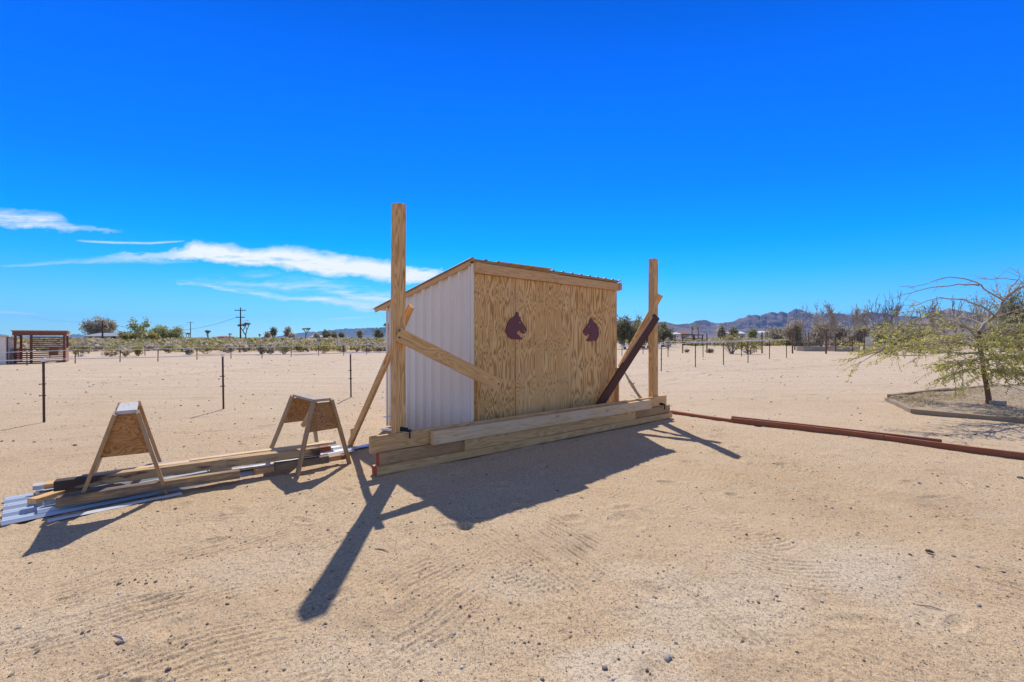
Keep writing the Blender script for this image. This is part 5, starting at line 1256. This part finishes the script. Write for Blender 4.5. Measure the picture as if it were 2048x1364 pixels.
joshua(491, 118, 646, 14, 3, 'joshua tree with upswept arms just right of the streetlight pole')
joshua(611, 170, 656, 10, 4, 'joshua tree at the left part of the blue hill')
joshua(775, 62, 647, 13, 5, 'joshua tree close to the left edge of the shed')
joshua(376, 160, 666, 9, 6, 'low joshua tree at the foot of the small far pole')
joshua(460, 220, 667, 4, 7, 'tiny joshua tree on the horizon left of the streetlight pole')
joshua(518, 230, 668, 6, 8, 'tiny joshua tree on the horizon right of the streetlight pole')
# palms near far houses
def palm(px, Y, yt, label, seed):
    h = ht(yt, Y); r = empty('palm_tree', ((px-1024)/F*Y, Y, 0)); tag(r, label, 'palm tree', 'far palm trees'); mb = MB(); mb.tube([(0,0,0),(0.1,0,h*.5),(0,0,h-.6)], [.35,.3,.25], 6); mb.build('trunk', MT['twigdark'], r)
    V = []; rr = random.Random(seed)
    for k in range(26):
        a = rr.uniform(0, 6.28); el = rr.uniform(-.6, 1.1); d = Vector((math.cos(a)*math.cos(el), math.sin(a)*math.cos(el), math.sin(el))); w = d.cross(Vector((0,0,1))).normalized()*.25; b = Vector((0,0,h-.6)); q = b+d*1.6; q2 = q+d*.7-Vector((0,0,.5))
        V += [tuple(b-w*.3), tuple(b+w*.3), tuple(q+w), tuple(q-w), tuple(q-w), tuple(q+w), tuple(q2+w*.2), tuple(q2-w*.2)]
    arr_mesh('crown', V, np.arange(len(V)).reshape(-1, 4), MT['darkleaf'], r)
palm(1384, 230, 652, 'taller far palm tree above the ramada', 1); palm(1396.5, 235, 656, 'shorter far palm tree right of the taller one', 2)

# ------------------------------------------------------------------ the leafy tree at right
def feather_tree():
    Y0 = W(1977, 813).y; root = empty('feathery_tree', tuple(W(1977, 813))); tag(root, 'feathery green desert tree with thin leaning trunk in the planting bed', 'tree')
    rr = random.Random(19); loc = root.location.copy()
    def pt(px, py, dy): return P(px, py, Y0+dy)-loc
    tb = MB(); br = MB(); L0 = []; D0 = []; L1 = []; D1 = []
    trunk = [pt(1978, 816, 0), pt(1977, 796, 0), pt(1973, 770, 0), pt(1967, 742, .02), pt(1965, 720, .03), pt(1961, 700, .03), pt(1957, 682, .0), pt(1958, 664, -.05)]
    tb.tube(trunk, [.060, .050, .044, .041, .040, .039, .038, .036], 9)
    tb.build('trunk', MT['barkred'], root, smooth=True)
    def limb(pts, r0, r1): 
        # resample smooth with wiggle
        P_ = [Vector(p) for p in pts]; out = []
        for i in range(len(P_)-1):
            for t in (0, .5): 
                q = P_[i].lerp(P_[i+1], t)
                if t: q += Vector((rr.gauss(0, .008), rr.gauss(0, .008), rr.gauss(0, .008)))
                out.append(q)
        out.append(P_[-1]); n = len(out); br.tube(out, [r0+(r1-r0)*(i/(n-1))**.8 for i in range(n)], 6, cap=False); return out
    def spray(p, d, L, dens, droop, bright):
        """thin twig with rows of feathery leaves"""
        n = 5; q = p.copy(); dd = d.normalized(); pts = [q.copy()]
        for i in range(n):
            dd = (dd+Vector((rr.gauss(0, .14), rr.gauss(0, .14), rr.gauss(0, .08)-droop))).normalized(); q = q+dd*L/n; pts.append(q.copy())
        br.tube(pts, [.0045, .004, .0035, .003, .002, .001], 3, cap=False)
        for i in range(int(dens*L*27)):
            t = rr.uniform(.1, 1)*n; k = min(int(t), n-1); c = pts[k].lerp(pts[k+1], t-k); v = (pts[k+1]-pts[k]).normalized()
            sd = v.cross(Vector((rr.gauss(0, 1), rr.gauss(0, 1), rr.gauss(0, 1)))).normalized()
            fl = rr.uniform(.02, .06); fd = (sd+v*.9-Vector((0, 0, .35))).normalized()
            for m_ in range(3):
                a = c+fd*fl*(m_+.5)/3*1.3
                (L0 if bright else L1).append(tuple(a+Vector((rr.gauss(0, .004), rr.gauss(0, .004), rr.gauss(0, .004))))); (D0 if bright else D1).append(tuple(fd))
    def branch_along(pts, n, Lr, dens, droop, bright_p, side=0.9, upb=0.0, t0=.1, sub=2):
        for i in range(n):
            t = rr.uniform(t0, 1)*(len(pts)-1); k = min(int(t), len(pts)-2); p = pts[k].lerp(pts[k+1], t-k); v = (pts[k+1]-pts[k]).normalized()
            d = v*.8+Vector((rr.gauss(0, side), rr.gauss(0, side), rr.gauss(0, side*.35)+upb)); L = rr.uniform(*Lr)
            if sub and rr.random() < .6:
                q = p+d.normalized()*L*.5; br.tube([p, p.lerp(q, .5)+Vector((0, 0, .01)), q], [.010, .008, .005], 4, cap=False)
                for s in range(sub): spray(q, d+Vector((rr.gauss(0, .6), rr.gauss(0, .6), rr.gauss(0, .25))), L*rr.uniform(.4, .8), dens, droop, rr.random() < bright_p)
            else: spray(p, d, L, dens, droop, rr.random() < bright_p)
    top = limb([pt(1958, 664, -.05), pt(1967, 650, .0), pt(1984, 636, .05), pt(1998, 622, .1), pt(2004, 606, .15), pt(2016, 592, .1), pt(2034, 578, 0), pt(2060, 566, -.1), pt(2100, 560, -.2)], .042, .016)
    arcs = [
        [(2006,600,.15),(1988,590,.0),(1967,577,-.2),(1954,565,-.3),(1927,557,-.5),(1898,554,-.6),(1872,560,-.8),(1845,570,-.9),(1824,575,-1),(1798,573,-1.1)],
        [(1959,571,-.3),(1943,569,-.2),(1917,568,0),(1877,573,.2),(1838,581,.4),(1808,589,.5),(1787,597,.6)],
        [(1990,632,.05),(1962,612,-.2),(1938,604,-.4),(1911,598,-.6),(1880,595,-.8),(1853,602,-1),(1832,611,-1.1),(1803,612,-1.2)],
        [(1966,650,0),(1946,640,.3),(1911,634,.6),(1872,628,.9),(1845,622,1.1),(1819,623,1.3),(1803,626,1.4)],
        [(1975,643,.05),(1978,618,.3),(1990,600,.5),(1988,580,.6)], [(1984,636,.1),(2010,628,-.3),(2045,618,-.7),(2090,612,-1)],
        [(2004,606,.1),(2000,590,.4),(1992,574,.7),(1996,560,.9)], [(2016,592,.1),(2020,575,.3),(2040,555,.4),(2036,535,.5)], [(2034,560,.4),(2010,556,.3),(1985,559,.1),(1958,558,-.1)],
        [(1957,682,0),(1940,660,-.3),(1920,640,-.4),(1898,628,-.5),(1880,622,-.5)],
    ]
    for a in arcs:
        q = limb([pt(*x) for x in a], .020 if a[0][1] > 560 else .009, .003)
        for i in range(7):
            t = rr.uniform(.15, .95)*(len(q)-1); k = int(t); p = q[k].lerp(q[min(k+1, len(q)-1)], t-k); d = Vector((rr.gauss(-.4, .6), rr.gauss(0, .6), rr.gauss(-.1, .45))); L = rr.uniform(.15, .45)
            br.tube([p, p+d.normalized()*L*.5+Vector((0, 0, .02)), p+d.normalized()*L], [.006, .004, .0015], 3, cap=False)
    lows = [  # (points, radius, twig count, leaf density, droop, bright share)
        ([(1961,696,0),(1930,688,-.4),(1898,684,-.9),(1860,688,-1.2),(1820,690,-1.5),(1783,697,-1.7),(1756,704,-1.8)], .026, 60, 1.0, .06, .85),
        ([(1963,705,0),(1925,708,.2),(1898,702,.5),(1872,697,.8),(1832,694,1),(1793,695,1.2),(1762,700,1.3)], .024, 60, 1.0, .06, .8),
        ([(1957,684,0),(1925,676,-.2),(1890,668,-.4),(1850,664,-.5),(1810,662,-.6),(1770,668,-.6)], .022, 58, .75, .05, .45),
        ([(1958,668,0),(1930,655,.2),(1895,650,.4),(1855,650,.6),(1815,652,.8),(1775,658,.9)], .020, 46, .6, .05, .3),
        ([(1966,718,0),(1945,722,-.3),(1920,728,-.5),(1895,738,-.7)], .016, 34, 1.2, .16, .95),
        ([(1967,722,0),(1990,716,-.4),(2015,712,-.7),(2050,712,-1)], .02, 52, 1.3, .14, .95),
        ([(1962,700,0),(1990,690,.3),(2025,684,.5),(2065,682,.6)], .02, 50, 1.1, .08, .8),
        ([(1960,690,0),(1982,672,-.2),(2010,664,-.5),(2050,658,-.6)], .02, 40, .7, .04, .55),
        ([(1958,672,0),(1968,650,.6),(1985,640,1),(2020,632,1.3)], .015, 24, .5, .02, .4),
        ([(1968,735,0),(1985,740,-.2),(2010,742,-.4),(2045,748,-.5)], .013, 34, 1.2, .16, .9),
        ([(1967,735,0),(1950,738,-.1),(1930,742,.1),(1905,750,.2)], .011, 18, 1.1, .2, .95),
        ([(1970,752,0),(1985,765,-.3),(2010,772,-.5),(2050,767,-.7)], .010, 8, .1, .02, .5),
    ]
    for pts, r0, n, dens, droop, bp in lows:
        q = limb([pt(*x) for x in pts], r0, .006); branch_along(q, int(n*1.15), (.25, .80), dens*.85, droop, bp, .6, .04, sub=3)
    branch_along(top, 12, (.2, .5), .5, .03, .4)
    br.build('branches', MT['twig'], root, smooth=True)
    for nm_, C_, Dd, mt in (('foliage', L0, D0, 'leafpalo'), ('foliage', L1, D1, 'leafpalodry')):
        V = leaf_quads(np.array(C_), .016, 5, 2.2, dirs=np.array(Dd)); arr_mesh(nm_, V, np.arange(len(V)).reshape(-1, 4), MT[mt], root)
    print('leaves', len(L0)+len(L1))
feather_tree()

# ------------------------------------------------------------------ poles and wires
def pole(px, Y, yt, label, arms=(), lamp=None, r=.14, grp='utility poles on the left plain'):
    x = (px-1024)/F*Y; h = ht(yt, Y); e_ = empty('utility_pole', (x, Y, 0)); tag(e_, label, 'utility pole', grp)
    mb = MB(); mb.tube([(0,0,-.3),(0,0,h*.5),(0,0,h)], [r*1.2, r, r*.75], 8); mb.build('pole', MT['pole'], e_, smooth=True)
    for yy, xl, xr in arms:
        z = ht(yy, Y); a = (xl-px)/F*Y; b = (xr-px)/F*Y; mb = MB(); mb.bar((a,-.12,z),(b,-.12,z), .12, .14); mb.build('crossarm', MT['pole'], e_)
        for t in (.06, .3, .7, .94):
            mb = MB(); q = a+(b-a)*t; mb.tube([(q,-.12,z+.05),(q,-.12,z+.2),(q,-.12,z+.32)], [.05,.08,.04], 6); mb.build('insulator', MT['pole'], e_, smooth=True)
    if lamp:
        (x1, y1), (x0, y0) = lamp; a = ((x0-px)/F*Y, -.1, ht(y0, Y)); b = ((x1-px)/F*Y, -.1, ht(y1, Y)); mb = MB(); mid = ((a[0]*.5+b[0]*.5), -.1, b[2]-.08); mb.tube([a, mid, b], .045, 6); o = mb.build('lamp_arm', MT['alum'], e_, smooth=True)
        mb = MB(); mb.box((b[0]+.05, -.1, b[2]-.03), (.6, .25, .14)); mb.build('lamp_head', MT['alum'], e_)
pole(205, 118, 641, 'plain dark pole standing in front of the large round pale tree', r=.17)
pole(381, 300, 643, 'far thin pole with a single crossarm left of the small joshua tree', arms=((645, 375, 388),), r=.22)
pole(481, 114, 615, 'tallest pole with two crossarms and a street light arm', arms=((621, 470, 492), (635, 472, 490)), lamp=((495, 640.5), (482, 645)), r=.17)
def cable(a, b, sag, label, r=.02):
    a = Vector(a); b = Vector(b); pts = []
    for i in range(17):
        t = i/16; p = a.lerp(b, t); p.z -= sag*4*t*(1-t); pts.append(p)
    mb = MB(); mb.tube(pts, r, 4); tag(mb.build('overhead_cable', MT['wire'], loc=tuple(a)), label, 'cable')
cable(P(472, 635, 114), P(205, 642, 118), 3.0, 'overhead cable sagging from the tallest pole towards the left', .035)
cable(P(205, 641.5, 118), P(60, 632, 160), 1.0, 'faint overhead cable left of the plain dark pole', .02)
cable(P(388, 645, 300), P(340, 654, 200), .5, 'far thin cable left of the single crossarm pole', .03)

# ------------------------------------------------------------------ houses
def house(px0, px1, Y, ywall, yroof, mw, mr, label, depth=9, grp='far houses', windows=3, hip=.12):
    x0 = (px0-1024)/F*Y; x1 = (px1-1024)/F*Y; L = x1-x0; hw = max(1.9, ht(ywall, Y)); hr = max(hw+.6, ht(yroof, Y)); r = empty('far_house', (x0, Y, 0)); tag(r, label, 'house', grp)
    mb = MB(); mb.box((L/2, depth/2, hw/2), (L, depth, hw)); mb.build('wall', mw, r)
    mb = MB(); o = .5; k = L*hip
    V = [(-o,-o,hw),(L+o,-o,hw),(L+o,depth+o,hw),(-o,depth+o,hw),(k,depth/2,hr),(L-k,depth/2,hr)]; mb.add(V, [(0,1,5,4),(1,2,5),(2,3,4,5),(3,0,4),(3,2,1,0)]); mb.build('roof', mr, r)
    for i in range(windows):
        x = L*(i+.6)/(windows+.3); mb = MB(); mb.box((x, -.03, hw*.55), (min(1.6, L*.09), .06, 1.0)); mb.build('window', MT['glass'], r)
    mb = MB(); mb.box((L*.5, -.03, 1.0), (1.0, .06, 2.0)); mb.build('door', MT['oldpost'], r); return r
house(168, 287, 132, 672.5, 665.5, MT['stucco'], MT['shingle'], 'long low house with grey roof in front of the large round tree', windows=5, hip=.02)
house(1338, 1362, 260, 668.5, 664.5, MT['stuccow'], MT['sheetlight'], 'white roofed far house above the right tall post', windows=2)
house(1360, 1378, 280, 667.5, 663, MT['stucco'], MT['redroof'], 'far house with a red brown roof', windows=2)
house(1446, 1464, 300, 667, 664, MT['stuccow'], MT['sheetlight'], 'small white roofed far house in the middle of the right horizon', windows=2)
house(1473, 1490, 290, 667, 662.5, MT['stucco'], MT['stuccow'], 'far beige house with a pale roof', windows=2)
house(1517, 1536, 300, 666, 661.5, MT['stuccow'], MT['stuccow'], 'far white house right of the beige one', windows=2)
house(1552, 1578, 280, 666, 661, MT['stucco'], MT['redroof'], 'far brown house nearest to the bare trees', windows=2)
house(620, 640, 420, 673, 671, MT['stuccow'], MT['sheetlight'], 'far white trailer on the left horizon below the blue hill', windows=1)
house(648, 668, 400, 672.5, 670.5, MT['stuccow'], MT['sheetlight'], 'far white trailer right of the first one on the left horizon', windows=1)
house(430, 452, 300, 675, 672, MT['stucco'], MT['redroof'], 'far low brown house right of the small joshua tree', windows=2)

# scrap heap at right
def scrap(px, py, Y, w, d, rot, tilt, mat, label, seed, h0=.1):
    rr = random.Random(seed); n = 8; V = []; Fs = []
    for i in range(n+1):
        for j in range(n+1):
            x = (i/n-.5)*w; y = (j/n-.5)*d; z = .18*w*mnoise.noise(Vector((x*1.2/w*3, y*1.2/d*3, seed*3.3)))
            V.append((x, y, z))
    for i in range(n):
        for j in range(n): a = i*(n+1)+j; Fs.append((a, a+1, a+n+2, a+n+1))
    mb = MB(); mb.add(V, Fs); o = mb.build('scrap_sheet', mat); s = o.modifiers.new('t', 'SOLIDIFY'); s.thickness = .04
    o.location = ((px-1024)/F*Y, Y, ht(py, Y)); o.rotation_euler = (tilt[0], tilt[1], rot); return tag(o, label, 'scrap sheet', 'scrap sheets heaped in the far right yard')
scrap(1948, 682, 62, 2.2, 1.2, .2, (-.9, .5), MT['sheetlight'], 'tilted white scrap sheet, highest of the heap at the right', 1)
scrap(1925, 686, 62, 3.0, 1.2, -.1, (-.4, -.3), MT['stuccow'], 'crumpled white scrap sheet in the middle of the heap', 2)
scrap(1907, 688.5, 61, 2.4, 1.2, .3, (-.25, .1), MT['sheetlight'], 'low white scrap sheet at the left of the heap', 3)
scrap(1863, 687.5, 61, 1.6, 1.0, 0, (-.3, 0), MT['bluetarp'], 'blue tarp lying left of the white scrap heap', 4)
scrap(1912, 676.5, 63, 1.8, .8, 0, (-.8, 0), MT['orangething'], 'small orange tarp behind the scrap heap', 5)
p = Vector(((1737-1024)/F*48, 48, 0)); mb = MB(); mb.box((0, 0, .85), (.85, .06, 1.45), Matrix.Rotation(.15, 3, 'Z')); mb.box((-.38, .0, .5), (.05, .05, 1.0)); mb.box((.38, 0.05, .5), (.05, .05, 1.0)); o = mb.build('leaning_metal_screen', MT['sheetlight']); o.location = p; tag(o, 'upright pale blue grey metal screen beside the right wooden post', 'metal screen')

# ------------------------------------------------------------------ mountains
def mountain(name, prof, R0, Rr, R1, mat, seed, na=600, nr=46, rough=.75):
    xs = [p[0] for p in prof]; ys = [HOR-p[1] for p in prof]
    px = np.linspace(xs[0], xs[-1], na); hp = np.interp(px, xs, ys)
    hp = hp+np.clip(hp/12, 0, 1)*(2.4*fbm(px/22.0, px*0, 3, seed)+1.2*(.5-2*np.abs(vn(px/7.0, px*0, seed+5)-.5))+1.1*(.5-2*np.abs(vn(px/2.9, px*0, seed+6)-.5))+.5*(vn(px/1.3, px*0, seed+7)-.5)); hp = np.clip(hp, -1, None)
    t = np.linspace(0, 1, nr); az = (px-1024)/F
    Yr = np.where(t < .65, R0+(Rr-R0)*t/.65, Rr+(R1-Rr)*(t-.65)/.35)
    A, Yg = np.meshgrid(az, Yr); T_ = np.meshgrid(az, t)[1]
    shape = np.where(T_ < .65, (T_/.65)**1.15, 1-((T_-.65)/.35)**1.4)
    X = A*Yg; ridge = (1-2*np.abs(fbm(X/260+seed, Yg/420, 3, seed+3)*1.6))*.6+.4*(1-3.2*np.abs(fbm(X/75+Yg/300, Yg/190, 4, seed+9)))
    mod = 1-rough*np.clip(1.1-ridge, 0, 1.2)*np.sin(np.pi*np.clip(T_/.65, 0, 1))**.7*1.1
    hs = np.meshgrid(hp, t)[0]*Rr/F
    Z = (H+hs)*shape*np.clip(mod, .15, 1)
    V = np.stack([X, Yg, Z-12*(T_ < .01)], -1).reshape(-1, 3)
    i = np.arange(nr-1)[:, None]*na; j = np.arange(na-1)[None]; Q = np.stack([i+j, i+j+1, i+na+j+1, i+na+j], -1).reshape(-1, 4)
    return tag(arr_mesh(name, V, Q, mat, smooth=True), None, None, kind='structure')
def mtn_mat(name, a, b, s):
    m = NT(name); v = m.coord('Object', (1, 1, 1)); n = m.noise(v, s, 8.0, .65); n2 = m.noise(v, s*6, 5.0, .6)
    c = m.mix(m.ramp(n, [(.35, 0.0), (.65, 1.0)]), (*a, 1), (*b, 1)); c = m.mix(m.ramp(n2, [(.45, 0.0), (.8, .5)]), c, (*sc(b, 1.35), 1)); m.bump(n2, .8, 18.0); return m.done(c, .95)
MT['mp'] = mtn_mat('purple_rock', (.115, .080, .080), (.25, .175, .155), .004)
MT['mb'] = mtn_mat('brown_rock', (.20, .135, .105), (.34, .24, .18), .006)
MT['ml'] = mtn_mat('blue_far_rock', (.09, .10, .10), (.15, .15, .14), .004)
PR = [(1180,660),(1215,652),(1240,645),(1258,643),(1271,642),(1290,645),(1329,643.5),(1345,647),(1359,649),(1372,647),(1380,647),(1393,641.5),(1410,640),(1420,643),(1432,647),(1445,645.5),(1456,643),(1464,644.5),(1472,640),(1479,637),(1488,636),(1496,631.5),(1505,630),(1514,628.5),(1520,631),(1532,627),(1544,623),(1556,626),(1565,623.6),(1574,626.5),(1583,621),(1591,617),(1597,616.5),(1602,619),(1608,621.5),(1621,627),(1640,631),(1653,626.5),(1670,626),(1695,628),(1710,630),(1726,626),(1745,624),(1766,625.5),(1780,629),(1793,631),(1819,632),(1845,634),(1865,638),(1890,642),(1930,646),(2000,650),(2200,660)]
mountain('mountains', PR, 4200, 5600, 6600, MT['mp'], 3, 1500, 120)
PB = [(1780,668),(1810,652),(1840,638),(1860,627),(1872,621.6),(1885,620),(1898,617.5),(1912,619.5),(1925,621),(1951,625.6),(1975,624),(2000,628),(2048,632),(2120,628),(2200,636),(2400,650)]
mountain('mountains', PB, 2300, 3300, 4200, MT['mb'], 8, 900, 100)
PLf = [(545,674.5),(565,671),(585,668),(600,666),(620,663.5),(645,661.5),(665,660),(690,658),(710,657.5),(735,656),(760,655),(780,654),(830,652),(900,654),(1000,650),(1120,650),(1250,655),(1400,660)]
mountain('mountains', PLf, 8000, 9000, 9600, MT['ml'], 13, 900, 80)
PL2 = [(-300,668),(-100,666),(0,668),(30,673),(60,672),(100,672),(128,673),(140,669.5),(155,668),(170,670),(200,672),(236,668),(245,665),(256,664),(275,668),(300,668),(320,671),(350,673),(380,675)]
mountain('mountains', PL2, 8000, 9000, 9600, MT['ml'], 17, 500, 30)

# ------------------------------------------------------------------ haze
def haze():
    m = bpy.data.materials.new('haze_air'); m.use_nodes = True; nt = m.node_tree; nt.nodes.clear()
    o = nt.nodes.new('ShaderNodeOutputMaterial'); v = nt.nodes.new('ShaderNodeVolumePrincipled'); v.inputs['Color'].default_value = (0.18, 0.52, 1.0, 1); v.inputs['Density'].default_value = HAZE; v.inputs['Anisotropy'].default_value = 0.1
    nt.links.new(v.outputs[0], o.inputs['Volume'])
    mb = MB(); mb.box((0, 0, 170), (20400, 20400, 640)); b = mb.build('haze', m); tag(b, None, None, kind='stuff'); b['label'] = 'thin bluish air haze over the whole plain'
HAZE = 4.6e-5
if HAZE: haze()
